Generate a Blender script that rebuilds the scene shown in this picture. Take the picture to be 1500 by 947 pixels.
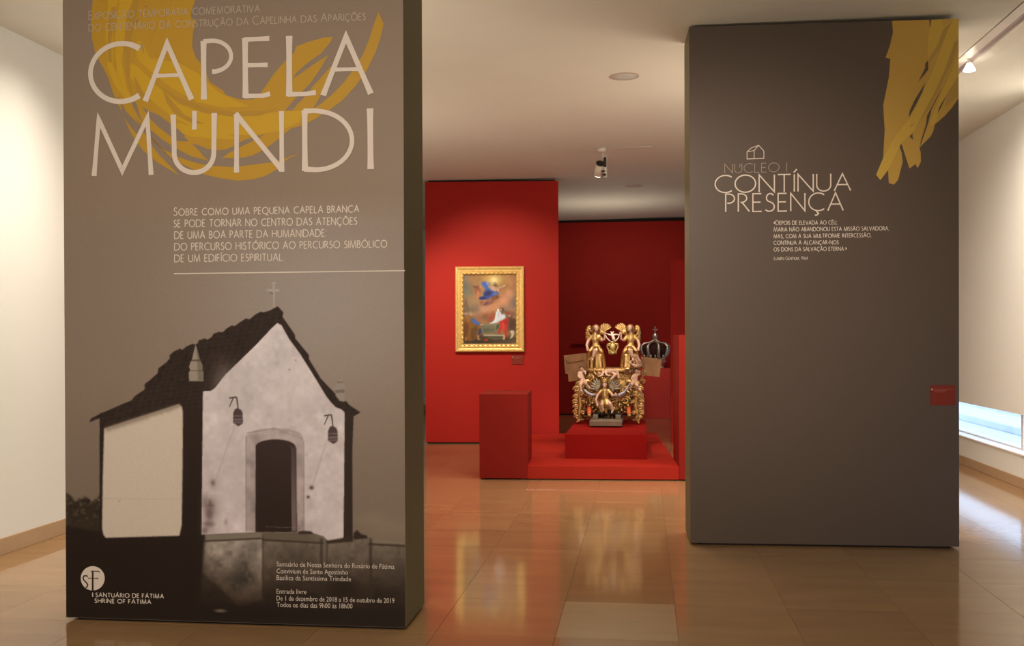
import bpy, bmesh, math, random
import numpy as np
from mathutils import Vector, Matrix
random.seed(7)
for o in list(bpy.data.objects): bpy.data.objects.remove(o)
SC = bpy.context.scene; COL = SC.collection

# ------------------------------------------------------------------ camera
F = 1500.0; SHIFT = 27.0
EYE = np.array([0.0, 0.0, 1.48])
YAW = -math.atan(192/F); PITCH = -math.radians(.3); ROLL = -.0035
_f = np.array([math.sin(YAW)*math.cos(PITCH), math.cos(YAW)*math.cos(PITCH), math.sin(PITCH)])
_r0 = np.array([math.cos(YAW), -math.sin(YAW), 0.0]); _u0 = np.cross(_r0, _f)
_r = math.cos(ROLL)*_r0 + math.sin(ROLL)*_u0; _u = math.cos(ROLL)*_u0 - math.sin(ROLL)*_r0
cam = bpy.data.cameras.new('camera'); cam.lens = 36*F/1500; cam.sensor_width = 36
cam.shift_y = SHIFT/1500; cam.clip_end = 200
co = bpy.data.objects.new('camera', cam); COL.objects.link(co)
co.matrix_world = Matrix(((_r[0], _u[0], -_f[0], EYE[0]), (_r[1], _u[1], -_f[1], EYE[1]),
                          (_r[2], _u[2], -_f[2], EYE[2]), (0, 0, 0, 1)))
SC.camera = co
vs = SC.view_settings
vs.view_transform = 'Standard'; vs.look = 'None'; vs.gamma = 1; vs.use_curve_mapping = False
vs.exposure = 0.0

# ------------------------------------------------------------------ world: a bright overcast day outside
w = bpy.data.worlds.new('world'); SC.world = w; w.use_nodes = True
bg = w.node_tree.nodes['Background']; bg.inputs[0].default_value = (.62, .78, 1, 1); bg.inputs[1].default_value = 2.8

# ------------------------------------------------------------------ gallery ceiling lamps, plus added fill lights
WARM = (1, .80, .62)
def area(name, loc, size, power, target=None, color=WARM, spread=180, sy=None):
    l = bpy.data.lights.new(name, 'AREA'); l.energy = power; l.color = color; l.size = size
    l.shape = 'RECTANGLE'; l.size_y = sy or size; l.spread = math.radians(spread)
    o = bpy.data.objects.new(name, l); COL.objects.link(o); o.location = loc
    d = (Vector(target)-Vector(loc)) if target else Vector((0, 0, -1))
    o.rotation_euler = d.to_track_quat('-Z', 'Y').to_euler(); return o
def spot(name, loc, target, power, deg, blend=.6, color=WARM, rad=.06):
    l = bpy.data.lights.new(name, 'SPOT'); l.energy = power; l.color = color
    l.spot_size = math.radians(deg); l.spot_blend = blend; l.shadow_soft_size = rad
    o = bpy.data.objects.new(name, l); COL.objects.link(o); o.location = loc
    o.rotation_euler = (Vector(target)-Vector(loc)).to_track_quat('-Z', 'Y').to_euler(); return o
area('added_entry_fill', (-.5, -2.0, 3.58), 3.0, 105, (-.4, 1.2, 0), spread=150)  # unseen fill added behind the camera to brighten the room
area('added_front_fill', (-.6, -4.3, 1.7), 5.0, 42, (-.4, 5, 1.7), sy=2.4)  # added fill at the room's near end, evens the light on the panels
area('left_wall_washer', (-3.62, 6.6, 3.57), .2, 48, (-4.3, 6.6, 1.3), spread=110, sy=2.6)
area('left_bay_light', (-3.5, 11.0, 3.5), .4, 30, (-4.0, 11.0, 0), spread=150, sy=5.0)
area('right_bay_light', (2.95, 9.5, 3.55), .3, 200, (3.6, 9.5, .9), spread=160, sy=9.0)
area('middle_light', (-.4, 8.2, 3.58), .9, 5, (-.4, 8.2, 0), spread=150)
# unseen uplights added behind the panels, the camera and farther back to brighten the ceiling
area('added_uplight', (-2.1, 6.3, 1.9), 1.4, 16, (-2.1, 6.5, 4), sy=1.0)
area('added_uplight', (-3.2, 9.6, 1.8), 1.4, 18, (-2.6, 9.9, 4), sy=2.0)
area('added_uplight', (1.25, 8.8, 1.9), 1.5, 26, (1.2, 8.9, 4), sy=1.0)
area('added_uplight', (-.3, -1.5, 2.2), 3.0, 80, (-.3, -.6, 4), sy=1.5)
area('added_uplight', (-.6, 16.8, 2.2), 1.0, 14, (-.6, 16.9, 4), sy=.4)
spot('right_panel_light', (-.3, 3.0, 3.5), (.75, 7.34, 1.95), 400, 42, 1, WARM, .2)
spot('added_left_panel_spot', (-1.2, .2, 3.5), (-2.0, 5.0, 1.15), 430, 72, 1, WARM, .25)  # added spot that brightens the left panel
spot('painting_spot_light', (-1.9, 11.2, 3.45), (-2.0, 13.9, 1.75), 240, 62, .8, (1, .82, .64))
spot('painting_spot_light', (-3.1, 11.4, 3.45), (-2.7, 13.9, 1.2), 190, 60, .9, (1, .82, .64))
spot('sculpture_spot_light', (-.62, 11.45, 3.45), (-.42, 12.6, .9), 120, 50, .5, (1, .84, .68), .04)
spot('sculpture_spot_light', (.25, 11.9, 3.45), (-.35, 12.5, .5), 80, 60, .5, (1, .84, .68), .04)
spot('back_wall_light', (-.2, 16.0, 3.5), (-.2, 19.1, 1.2), 70, 95, .9, WARM, .1)
spot('crown_light', (.1, 16.8, 3.5), (.21, 18.68, 1.1), 60, 24, .6, (1, .86, .72), .05)

# ------------------------------------------------------------------ helpers
def lin(c):
    c = np.asarray(c, float)/255.0
    return np.where(c <= .04045, c/12.92, ((c+.055)/1.055)**2.4)
LIGHTCOL = np.array([1.0, .815, .66])
def pig(r, g, b, k=1.12):
    """pigment of a surface that the warm gallery light shows as this display colour"""
    return tuple(np.clip(lin((r, g, b))*k/LIGHTCOL, 0.001, .92))
def mat(name, col, rough=.6, metal=0, spec=.4, noise=0, nscale=8, bump=0, bscale=60, emit=None, rnd=0, stretch=None, trans=0):
    m = bpy.data.materials.new(name); m.use_nodes = True; nt = m.node_tree; b = nt.nodes['Principled BSDF']
    b.inputs['Roughness'].default_value = rough; b.inputs['Metallic'].default_value = metal
    b.inputs['Specular IOR Level'].default_value = spec
    b.inputs['Base Color'].default_value = (*col, 1)
    tc = nt.nodes.new('ShaderNodeTexCoord'); src = tc.outputs['Object']
    if stretch:
        mp = nt.nodes.new('ShaderNodeMapping'); mp.inputs['Scale'].default_value = stretch
        nt.links.new(src, mp.inputs[0]); src = mp.outputs[0]
    if noise or rnd:
        hsv = nt.nodes.new('ShaderNodeHueSaturation'); hsv.inputs['Color'].default_value = (*col, 1)
        nt.links.new(hsv.outputs[0], b.inputs['Base Color'])
        n = nt.nodes.new('ShaderNodeTexNoise'); n.inputs['Scale'].default_value = nscale; n.inputs['Detail'].default_value = 6
        if rnd:
            oi = nt.nodes.new('ShaderNodeObjectInfo'); ad = nt.nodes.new('ShaderNodeVectorMath'); ad.operation = 'ADD'
            sc = nt.nodes.new('ShaderNodeMath'); sc.operation = 'MULTIPLY'; sc.inputs[1].default_value = 40
            nt.links.new(oi.outputs['Random'], sc.inputs[0]); nt.links.new(src, ad.inputs[0]); nt.links.new(sc.outputs[0], ad.inputs[1])
            nt.links.new(ad.outputs[0], n.inputs['Vector'])
        else: nt.links.new(src, n.inputs['Vector'])
        mr = nt.nodes.new('ShaderNodeMapRange'); mr.inputs['From Min'].default_value = .3; mr.inputs['From Max'].default_value = .7
        mr.inputs['To Min'].default_value = 1-noise; mr.inputs['To Max'].default_value = 1+noise
        nt.links.new(n.outputs[0], mr.inputs[0])
        out = mr.outputs[0]
        if rnd:
            m2 = nt.nodes.new('ShaderNodeMapRange'); m2.inputs['To Min'].default_value = 1-rnd; m2.inputs['To Max'].default_value = 1+rnd
            nt.links.new(oi.outputs['Random'], m2.inputs[0])
            mu = nt.nodes.new('ShaderNodeMath'); mu.operation = 'MULTIPLY'
            nt.links.new(out, mu.inputs[0]); nt.links.new(m2.outputs[0], mu.inputs[1]); out = mu.outputs[0]
        nt.links.new(out, hsv.inputs['Value'])
    if bump:
        n2 = nt.nodes.new('ShaderNodeTexNoise'); n2.inputs['Scale'].default_value = bscale; n2.inputs['Detail'].default_value = 4
        nt.links.new(src, n2.inputs['Vector'])
        bp = nt.nodes.new('ShaderNodeBump'); bp.inputs['Strength'].default_value = bump; bp.inputs['Distance'].default_value = .01
        nt.links.new(n2.outputs[0], bp.inputs['Height']); nt.links.new(bp.outputs[0], b.inputs['Normal'])
    if emit: b.inputs['Emission Color'].default_value = (*emit[:3], 1); b.inputs['Emission Strength'].default_value = emit[3]
    return m
def attr_mat(name, rough=.55, spec=.3):
    m = bpy.data.materials.new(name); m.use_nodes = True; nt = m.node_tree; b = nt.nodes['Principled BSDF']
    a = nt.nodes.new('ShaderNodeAttribute'); a.attribute_name = 'ink'
    n = nt.nodes.new('ShaderNodeTexNoise'); n.inputs['Scale'].default_value = 260
    tc = nt.nodes.new('ShaderNodeTexCoord'); nt.links.new(tc.outputs['Object'], n.inputs['Vector'])
    hs = nt.nodes.new('ShaderNodeHueSaturation'); mr = nt.nodes.new('ShaderNodeMapRange')
    mr.inputs['To Min'].default_value = .94; mr.inputs['To Max'].default_value = 1.06
    nt.links.new(n.outputs[0], mr.inputs[0]); nt.links.new(mr.outputs[0], hs.inputs['Value'])
    nt.links.new(a.outputs['Color'], hs.inputs['Color']); nt.links.new(hs.outputs[0], b.inputs['Base Color'])
    b.inputs['Roughness'].default_value = rough; b.inputs['Specular IOR Level'].default_value = spec
    return m

class MB:
    def __init__(s): s.v = []; s.f = []
    def add(s, vs, fs):
        n = len(s.v); s.v += [tuple(map(float, p)) for p in vs]; s.f += [tuple(i+n for i in f) for f in fs]
    def box(s, a, b, bev=0):
        x0, y0, z0 = a; x1, y1, z1 = b
        if bev:
            bm = bmesh.new(); bmesh.ops.create_cube(bm, size=1)
            for v in bm.verts: v.co = Vector(((x0+x1)/2+v.co.x*(x1-x0), (y0+y1)/2+v.co.y*(y1-y0), (z0+z1)/2+v.co.z*(z1-z0)))
            bmesh.ops.bevel(bm, geom=list(bm.edges), offset=bev, segments=1, affect='EDGES')
            bm.verts.index_update(); s.add([v.co for v in bm.verts], [[v.index for v in f.verts] for f in bm.faces]); bm.free(); return s
        s.add([(x0,y0,z0),(x1,y0,z0),(x1,y1,z0),(x0,y1,z0),(x0,y0,z1),(x1,y0,z1),(x1,y1,z1),(x0,y1,z1)],
              [(0,3,2,1),(4,5,6,7),(0,1,5,4),(1,2,6,5),(2,3,7,6),(3,0,4,7)]); return s
    def tube(s, pts, n=10, caps=True):
        """pts: (x,y,z,r) chain, rounded ends"""
        P = [Vector(p[:3]) for p in pts]; R = [p[3] for p in pts]
        if caps:
            d0 = (P[0]-P[1]).normalized(); d1 = (P[-1]-P[-2]).normalized()
            P = [P[0]+d0*R[0]*.98, P[0]+d0*R[0]*.7]+P+[P[-1]+d1*R[-1]*.7, P[-1]+d1*R[-1]*.98]
            R = [R[0]*.2, R[0]*.71]+R+[R[-1]*.71, R[-1]*.2]
        up = None; vs = []; m = len(P)
        for i in range(m):
            t = (P[min(i+1, m-1)]-P[max(i-1, 0)])
            if t.length < 1e-9: t = Vector((0, 0, 1))
            t.normalize()
            if up is None: up = t.orthogonal().normalized()
            up = (up-t*up.dot(t)); up = up.normalized() if up.length > 1e-6 else t.orthogonal().normalized()
            sd = t.cross(up)
            for k in range(n):
                a = 2*math.pi*k/n; vs.append(P[i]+(up*math.cos(a)+sd*math.sin(a))*R[i])
        fs = [(i*n+k, i*n+(k+1) % n, (i+1)*n+(k+1) % n, (i+1)*n+k) for i in range(m-1) for k in range(n)]
        fs += [tuple(range(n-1, -1, -1)), tuple((m-1)*n+k for k in range(n))]
        s.add(vs, fs); return s
    def ell(s, c, r, n=12, rot=None):
        vs = []; m = max(5, n//2)
        M = Matrix.Rotation(rot[0], 3, rot[1]) if rot else Matrix.Identity(3)
        for i in range(1, m):
            a = math.pi*i/m
            for k in range(n):
                b = 2*math.pi*k/n
                vs.append(Vector(c)+M@Vector((r[0]*math.sin(a)*math.cos(b), r[1]*math.sin(a)*math.sin(b), r[2]*math.cos(a))))
        vs.append(Vector(c)+M@Vector((0, 0, r[2]))); vs.append(Vector(c)+M@Vector((0, 0, -r[2])))
        N = (m-1)*n
        fs = [(i*n+k, (i+1)*n+k, (i+1)*n+(k+1) % n, i*n+(k+1) % n) for i in range(m-2) for k in range(n)]
        fs += [(N, k, (k+1) % n) for k in range(n)]+[(N+1, (m-2)*n+(k+1) % n, (m-2)*n+k) for k in range(n)]
        s.add(vs, fs); return s
    def lathe(s, prof, c=(0, 0, 0), n=24, sx=1, sy=1):
        vs = [(c[0]+r*sx*math.cos(2*math.pi*k/n), c[1]+r*sy*math.sin(2*math.pi*k/n), c[2]+z) for r, z in prof for k in range(n)]
        m = len(prof)
        fs = [(i*n+k, i*n+(k+1) % n, (i+1)*n+(k+1) % n, (i+1)*n+k) for i in range(m-1) for k in range(n)]
        fs += [tuple(range(n-1, -1, -1)), tuple((m-1)*n+k for k in range(n))]
        s.add(vs, fs); return s
    def slab(s, pts, y0, y1):
        """polygon in x,z extruded from y0 to y1"""
        n = len(pts)
        s.add([(p[0], y0, p[1]) for p in pts]+[(p[0], y1, p[1]) for p in pts],
              [tuple(range(n)), tuple(range(2*n-1, n-1, -1))]+[(i, i+n, (i+1) % n+n, (i+1) % n) for i in range(n)]); return s
    def build(s, name, m, parent=None, smooth=False, fix=True):
        me = bpy.data.meshes.new(name); me.from_pydata(s.v, [], s.f); me.update()
        if fix:
            bm = bmesh.new(); bm.from_mesh(me); bmesh.ops.recalc_face_normals(bm, faces=bm.faces); bm.to_mesh(me); bm.free()
        if smooth:
            me.polygons.foreach_set('use_smooth', [True]*len(me.polygons))
        me.materials.append(m)
        o = bpy.data.objects.new(name, me); COL.objects.link(o)
        if parent: o.parent = parent
        return o
def thing(name, label, cat, loc=(0, 0, 0), rz=0, group=None):
    o = bpy.data.objects.new(name, None); COL.objects.link(o); o.location = loc; o.rotation_euler = (0, 0, rz)
    o.empty_display_size = .1
    tag(o, label, cat, group); return o
def tag(o, label, cat, group=None):
    o['label'] = label; o['category'] = cat
    if group: o['group'] = group
    return o
def struct(o): o['kind'] = 'structure'; return o

class Plane:
    """upright plane A->B (floor points): turns positions read off the photograph into (along, height)"""
    def __init__(s, A, B):
        s.A = np.array([A[0], A[1], 0.0]); d = np.array([B[0]-A[0], B[1]-A[1], 0.0]); s.L = np.linalg.norm(d); s.d = d/s.L
        s.n = np.array([-s.d[1], s.d[0], 0.0]); s.rz = math.atan2(s.d[1], s.d[0])
    def uv(s, x, y):
        R = _f*F+_r*(x-750)-_u*(y-473.5-SHIFT); t = ((s.A-EYE)@s.n)/(R@s.n); p = EYE+R*t
        return ((p-s.A)@s.d, p[2])
    def uvs(s, pts): return [s.uv(*p) for p in pts]

# ------------------------------------------------------------------ materials
M_white = mat('wall_paint', pig(214, 202, 186, 1.25), .75, bump=.05, bscale=150)
M_ceil = mat('ceiling_paint', pig(205, 188, 164, 1.15), .8, noise=.015, nscale=2)
M_stone = mat('limestone_tile', (.36, .225, .11), .10, spec=.75, noise=.07, nscale=2.6, rnd=.07, stretch=(.7, 2.6, 1))
M_stone2 = mat('pale_limestone_tile', (.44, .32, .185), .13, spec=.5, noise=.05, nscale=3, stretch=(.7, 4, 1))
M_grout = mat('grout', (.22, .15, .09), .9)
M_base = mat('baseboard_stone', (.50, .37, .235), .4, noise=.05, nscale=5)
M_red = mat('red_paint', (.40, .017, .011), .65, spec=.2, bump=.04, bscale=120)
M_stage = mat('shaded_stage_red', (.25, .011, .007), .65, spec=.2)  # red darkened to imitate the shade on the stage fronts
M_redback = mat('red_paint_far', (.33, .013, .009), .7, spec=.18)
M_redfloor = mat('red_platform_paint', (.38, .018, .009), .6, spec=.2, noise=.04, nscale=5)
M_dark = mat('shadow_gap_black', (.012, .011, .011), .8)
M_olive = mat('olive_panel_side', (.15, .13, .058), .6, spec=.3)
M_taupe = mat('taupe_print', pig(134, 111, 92), .5, spec=.3)
M_brown = mat('brown_print', (.100, .076, .063), .42, spec=.4)
M_letter = mat('cream_letters', pig(206, 184, 164, 1.15), .5)
M_letterd = mat('dim_letters', pig(176, 152, 128), .5)
M_letterp = mat('white_letters', (.80, .74, .68), .5)
M_letterg = mat('grey_letters', (.38, .31, .28), .5)
M_gold1 = mat('ochre_ink', pig(178, 131, 38), .5, spec=.3)
M_gold2 = mat('bright_ochre_ink', pig(190, 143, 34), .5, spec=.3)
M_gold3 = mat('deep_ochre_ink', pig(170, 125, 44), .5, spec=.3)
M_gilt = mat('gilding', (.60, .40, .165), .29, metal=.85, noise=.25, nscale=22, bump=.5, bscale=70)
M_giltd = mat('worn_gilding', (.40, .25, .095), .36, metal=.8, noise=.35, nscale=16, bump=.6, bscale=60)
M_frame = mat('gilt_frame', (.80, .57, .21), .34, metal=.4, noise=.1, nscale=20, bump=.2, bscale=80)
M_flesh = mat('painted_flesh', (.62, .41, .31), .4, noise=.05, nscale=20)
M_hair = mat('painted_hair', (.10, .045, .02), .5, noise=.2, nscale=60)
M_goldhair = mat('gilt_brown_hair', (.30, .15, .05), .42, metal=.4, noise=.2, nscale=50, bump=.4)
M_lilac = mat('lilac_grey_drapery', (.30, .28, .33), .35, metal=.4, noise=.2, nscale=20, bump=.3)
M_greywing = mat('silvered_feather', (.30, .25, .18), .4, metal=.4, noise=.35, nscale=40, bump=.6)
M_orange = mat('orange_red_pole_paint', (.55, .11, .035), .5)
M_board = mat('brown_board', (.23, .115, .05), .7, noise=.2, nscale=9, bump=.3, bscale=30)
M_blockw = mat('grey_wood', (.19, .145, .105), .7, noise=.1, nscale=12)
M_dove = mat('white_painted_wood', (.85, .78, .68), .45)
M_silver = mat('old_silver', (.62, .60, .54), .33, metal=.9, noise=.25, nscale=30, bump=.4, bscale=80)
M_glassy = mat('acrylic_stand', (.62, .66, .52), .15, spec=.6)
M_fixture = mat('white_lamp_housing', (.70, .68, .64), .35)
M_black = mat('black_plastic', (.012, .011, .012), .4)
M_ochrerim = mat('speaker_grille', pig(192, 176, 158, 1.0), .6)
M_caption = mat('dark_red_caption', (.21, .018, .008), .45)
M_captiontxt = mat('faint_caption_text', (.33, .10, .07), .5)
M_terrace = mat('pale_terrace_paving', (.74, .76, .80), .6, noise=.08, nscale=1.2)
M_alu = mat('window_aluminium', (.80, .80, .82), .4)
M_sill = mat('cream_window_sill', pig(232, 222, 208, 1.2), .4)
M_ink = attr_mat('photo_print_ink'); M_paint = attr_mat('oil_paint', .38, .4)
def glass_mat():
    m = bpy.data.materials.new('window_glass'); m.use_nodes = True; nt = m.node_tree; nt.nodes.clear()
    o = nt.nodes.new('ShaderNodeOutputMaterial'); mx = nt.nodes.new('ShaderNodeMixShader'); fr = nt.nodes.new('ShaderNodeFresnel')
    t = nt.nodes.new('ShaderNodeBsdfTransparent'); t.inputs[0].default_value = (.93, .97, 1, 1); g = nt.nodes.new('ShaderNodeBsdfGlossy'); g.inputs['Roughness'].default_value = .02
    fr.inputs[0].default_value = 1.45
    ge = nt.nodes.new('ShaderNodeNewGeometry'); iv = nt.nodes.new('ShaderNodeMath'); iv.operation = 'SUBTRACT'; iv.inputs[0].default_value = 1; nt.links.new(ge.outputs['Backfacing'], iv.inputs[1])
    mu = nt.nodes.new('ShaderNodeMath'); mu.operation = 'MULTIPLY'; nt.links.new(fr.outputs[0], mu.inputs[0]); nt.links.new(iv.outputs[0], mu.inputs[1])
    nt.links.new(mu.outputs[0], mx.inputs[0]); nt.links.new(t.outputs[0], mx.inputs[1]); nt.links.new(g.outputs[0], mx.inputs[2]); nt.links.new(mx.outputs[0], o.inputs[0]); return m
M_glass = glass_mat()
M_lamp = mat('lit_lamp_mouth', (1, .9, .8), .5, emit=(1, .86, .68, 9))

# ------------------------------------------------------------------ room shell
XL, XR, YB, YE = -4.343, 3.609, -4.5, 20.2
CZL, CZR = 3.612, 3.705
def cz(x): return CZL+(CZR-CZL)*(x-XL)/(XR-XL)
floor = struct(MB().box((XL-.3, YB-.3, -.12), (XR+.3, YE+.3, -.004)).build('floor', M_grout))
TX, TY, X0T, Y0T = .60, .683, -.433, 5.005
def tile_mesh():
    b = MB().box((.0008, .0008, -.004), (TX-.0008, TY-.0008, 0), .0006); me = b.build('tile', M_stone); return me
tmesh = None
rows = range(-2, 12); cols = range(-7, 7)
far = MB()
for j in range(-14, 23):
    for i in cols:
        x = X0T+i*TX; y = Y0T+j*TY
        x0, x1 = max(x, XL), min(x+TX, XR); y0, y1 = max(y, YB), min(y+TY, YE)
        if x1-x0 < .05 or y1-y0 < .05: continue
        whole = x1-x0 > TX-.001 and y1-y0 > TY-.001
        if j in rows:
            if whole:
                if tmesh is None: o = tile_mesh(); tmesh = o.data
                else: o = bpy.data.objects.new('tile', tmesh); COL.objects.link(o)
                o.location = (x, y, 0)
                if (i, j) == (1-1, 0):
                    o.data = tmesh.copy(); o.data.materials[0] = M_stone2
            else: o = MB().box((x0-x+.0008, .0008, -.004), (x1-x-.0008, TY-.0008, 0), .0006).build('tile', M_stone); o.location = (x, y, 0)
            o.parent = floor
        else: far.box((x0+.0008, y0+.0008, -.004), (x1-.0008, y1-.0008, 0))
o = far.build('tile_field', M_stone, floor); o['kind'] = 'stuff'

b = MB()   # ceiling, with the recess for the lamp track on the right
def ceil_strip(x0, x1, y0=YB, y1=YE, up=0, th=.12):
    b.add([(x0, y0, cz(x0)+up), (x1, y0, cz(x1)+up), (x1, y1, cz(x1)+up), (x0, y1, cz(x0)+up),
           (x0, y0, cz(x0)+up+th), (x1, y0, cz(x1)+up+th), (x1, y1, cz(x1)+up+th), (x0, y1, cz(x0)+up+th)],
          [(0,3,2,1),(4,5,6,7),(0,1,5,4),(1,2,6,5),(2,3,7,6),(3,0,4,7)])
ceil_strip(XL-.3, 2.508); ceil_strip(2.508, 2.675, up=.09, th=.03); ceil_strip(2.675, XR+.3)
ceiling = struct(b.build('ceiling', M_ceil))
t = bpy.data.objects.new('light_track', None); COL.objects.link(t); t.location = (2.51, 0, cz(2.51)); struct(t)  # recessed light track in the ceiling slot
MB().box((.012, YB+.2, .0), (.095, YE-.2, .02)).build('track_cover', M_fixture, t)
M_mauve = mat('mauve_track_channel', (.33, .27, .28), .4)
MB().box((.097, YB+.2, .012), (.152, YE-.2, .03)).build('channel', M_mauve, t)
MB().box((.153, YB+.2, -.004), (.165, YE-.2, .03)).build('edge_profile', M_fixture, t)
MB().box((.0, YB+.2, .03), (.01, YE-.2, .05)).build('shadow_gap', M_dark, t)
for yy in (7.35, 9.3):
    MB().box((.115, yy, -.006), (.15, yy+.03, .014)).build('joint_clip', M_fixture, t)
# the lit lamp on the track
lt = thing('track_lamp', 'glowing white cone lamp on the ceiling track right of the brown panel', 'lamp', (2.60, 8.62, 3.66))
MB().lathe([(.014, .03), (.016, .0), (.026, -.03), (.044, -.062)], (0, 0, 0), 20).build('lamp_shade', M_fixture, lt, True)
MB().lathe([(.015, .0), (.030, -.028), (.048, -.064), (.03, -.07), (.01, -.072)], (0, 0, 0), 20).build('light_mouth', M_lamp, lt, True)

struct(MB().box((XL-.2, YB, 0), (XL, YE, 3.8)).build('wall_left', M_white))
struct(MB().box((XL-.2, YE, 0), (XR+.2, YE+.2, 3.9)).build('wall_end', M_white))
struct(MB().box((XL-.2, YB-.2, 0), (XR+.2, YB, 3.9)).build('wall_behind', M_white))
b = MB(); b.box((XR, YB, 0), (XR+.25, YE, .312)); b.box((XR, YB, .705), (XR+.25, YE, 3.9))
b.box((XR, YB, .312), (XR+.25, 4.0, .705)); b.box((XR, 18, .312), (XR+.25, YE, .705))
struct(b.build('wall_right', M_white))
struct(MB().box((XL, YB, 0), (XL+.014, YE, .114), .003).build('baseboard_left', M_base))
struct(MB().box((XR-.014, YB, 0), (XR, YE, .10), .003).build('baseboard_right', M_base))
win = MB().box((XR+.12, 4.0, .325), (XR+.16, 18, .345)).box((XR+.12, 4.0, .69), (XR+.16, 18, .705)).build('window_1', M_alu); struct(win)
for yy in (4.9, 7.8, 10.69, 13.6, 16.5):
    MB().box((XR+.11, yy-.025, .325), (XR+.17, yy+.025, .705)).build('mullion', M_alu, win)
for a, c in ((4.0, 4.9), (4.9, 7.8), (7.8, 10.69), (10.69, 13.6), (13.6, 16.5), (16.5, 18)):
    MB().box((XR+.137, a+.025, .345), (XR+.143, c-.025, .69)).build('pane', M_glass, win)
MB().box((XR-.02, 4.0, .312), (XR+.14, 18, .330), .004).build('window_sill', M_sill, win)
# terrace outside the strip window
ter = struct(MB().box((XR+.25, -8, -.25), (40, 40, -.1)).build('floor_outside', M_terrace))
for k, (dx, hh) in enumerate(((2.2, .12), (3.0, .22), (3.8, .32))):
    MB().box((XR+dx, -6, -.1), (XR+dx+.8+.8*(2-k), 38, hh-.1), .01).build('terrace_step', M_terrace, ter)

# ceiling details
for nm, (x, y), r, lab in (('ceiling_speaker', (-.153, 8.671), .128, 'large round flush speaker grille in the ceiling above the red room'),
                           ('ceiling_speaker', (-.122, 15.03), .128, 'smaller looking round ceiling grille farther back above the dark red wall')):
    t = thing(nm, lab, 'ceiling speaker', (x, y, cz(x)))
    MB().lathe([(r*.86, .003), (r*.86, -.0025), (r*.3, -.003)], n=32).build('grille', M_ochrerim, t, True)
    MB().lathe([(r*.865, .0), (r*.87, -.004), (r, -.003), (r, .001)], n=32).build('rim', mat('rim_tint', pig(180, 146, 128), .6), t, True)
z = cz(-.1)
struct(MB().box((-.35, 11.92, z-.004), (.12, 11.945, z+.001)).build('trim_1', M_ceil))
sp = thing('ceiling_spotlight', 'white cylinder spotlight with black rear hanging from the ceiling in the middle', 'spotlight', (-.465, 11.92, cz(-.465)))
MB().lathe([(.055, 0), (.055, -.03), (.035, -.045)], n=20, sx=1.0).build('ceiling_mount', M_fixture, sp, True)
MB().tube([(.01, 0, -.04, .012), (.012, 0, -.15, .012)], 10, False).build('stem', M_fixture, sp, True)
MB().box((.02, -.05, -.34), (.055, .06, -.105), .006).build('gear_box', M_fixture, sp)
MB().box((.02, -.056, -.23), (.050, -.0505, -.115)).build('black_cover', M_black, sp)
MB().box((-.01, -.058, -.285), (.035, -.051, -.268)).build('bracket', M_black, sp)
MB().tube([(-.02, -.05, -.19, .047), (-.048, .05, -.30, .052)], 20, False).build('lamp_housing', M_fixture, sp, True)
MB().tube([(-.017, -.058, -.180, .049), (-.021, -.046, -.194, .049)], 20, False).build('rear_cap', M_black, sp, True)
MB().tube([(-.0485, .052, -.302, .045), (-.049, .054, -.304, .045)], 20, False).build('lens', M_lamp, sp, True)
MB().ell((.028, -.055, -.318), (.022, .01, .014)).build('knob', M_black, sp, True)

# ------------------------------------------------------------------ red partitions
RW = Plane((-2.972, 13.839), (-1.145, 14.0))
def local(pl, name='x', **k):
    o = bpy.data.objects.new(name, None); return o
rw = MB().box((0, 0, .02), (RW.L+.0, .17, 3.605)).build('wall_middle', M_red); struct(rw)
rw.location = (*RW.A[:2], 0); rw.rotation_euler[2] = RW.rz
MB().box((.02, .02, 0), (RW.L-.02, .15, .02)).build('recessed_foot', M_dark, rw)
MB().box((.04, .03, 3.605), (RW.L-.04, .16, 3.625)).build('top_gap_strip', M_dark, rw)
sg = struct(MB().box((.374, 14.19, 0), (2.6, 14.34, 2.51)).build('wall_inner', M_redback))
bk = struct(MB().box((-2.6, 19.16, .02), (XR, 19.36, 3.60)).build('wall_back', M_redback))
MB().box((-2.55, 19.2, 0), (XR, 19.3, .02)).build('recessed_foot', M_dark, bk)
MB().box((-2.5, 19.2, 3.60), (XR, 19.3, 3.66)).build('top_gap_strip', M_dark, bk)
t = tag(MB().box((-1.31, 19.04, 1.33), (-.7, 19.16, 1.36), .004).build('wall_shelf', M_redback), 'small red shelf on the far wall left of the gilded sculpture', 'shelf')

# ------------------------------------------------------------------ red display stage
CF = Plane((-1.678, 10.436), (.435, 10.543))
def red_thing(name, label, cat):
    return thing(name, label, cat, (*CF.A[:2], 0), CF.rz)
lb = red_thing('display_block', 'tall plain red block at the left front corner of the red stage', 'block')
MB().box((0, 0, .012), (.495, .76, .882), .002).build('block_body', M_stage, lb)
st = red_thing('display_platform', 'low wide red platform under the shade-darkened red pedestal', 'platform')
rb = red_thing('display_block', 'taller red block half hidden behind the left edge of the brown panel', 'block')
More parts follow.
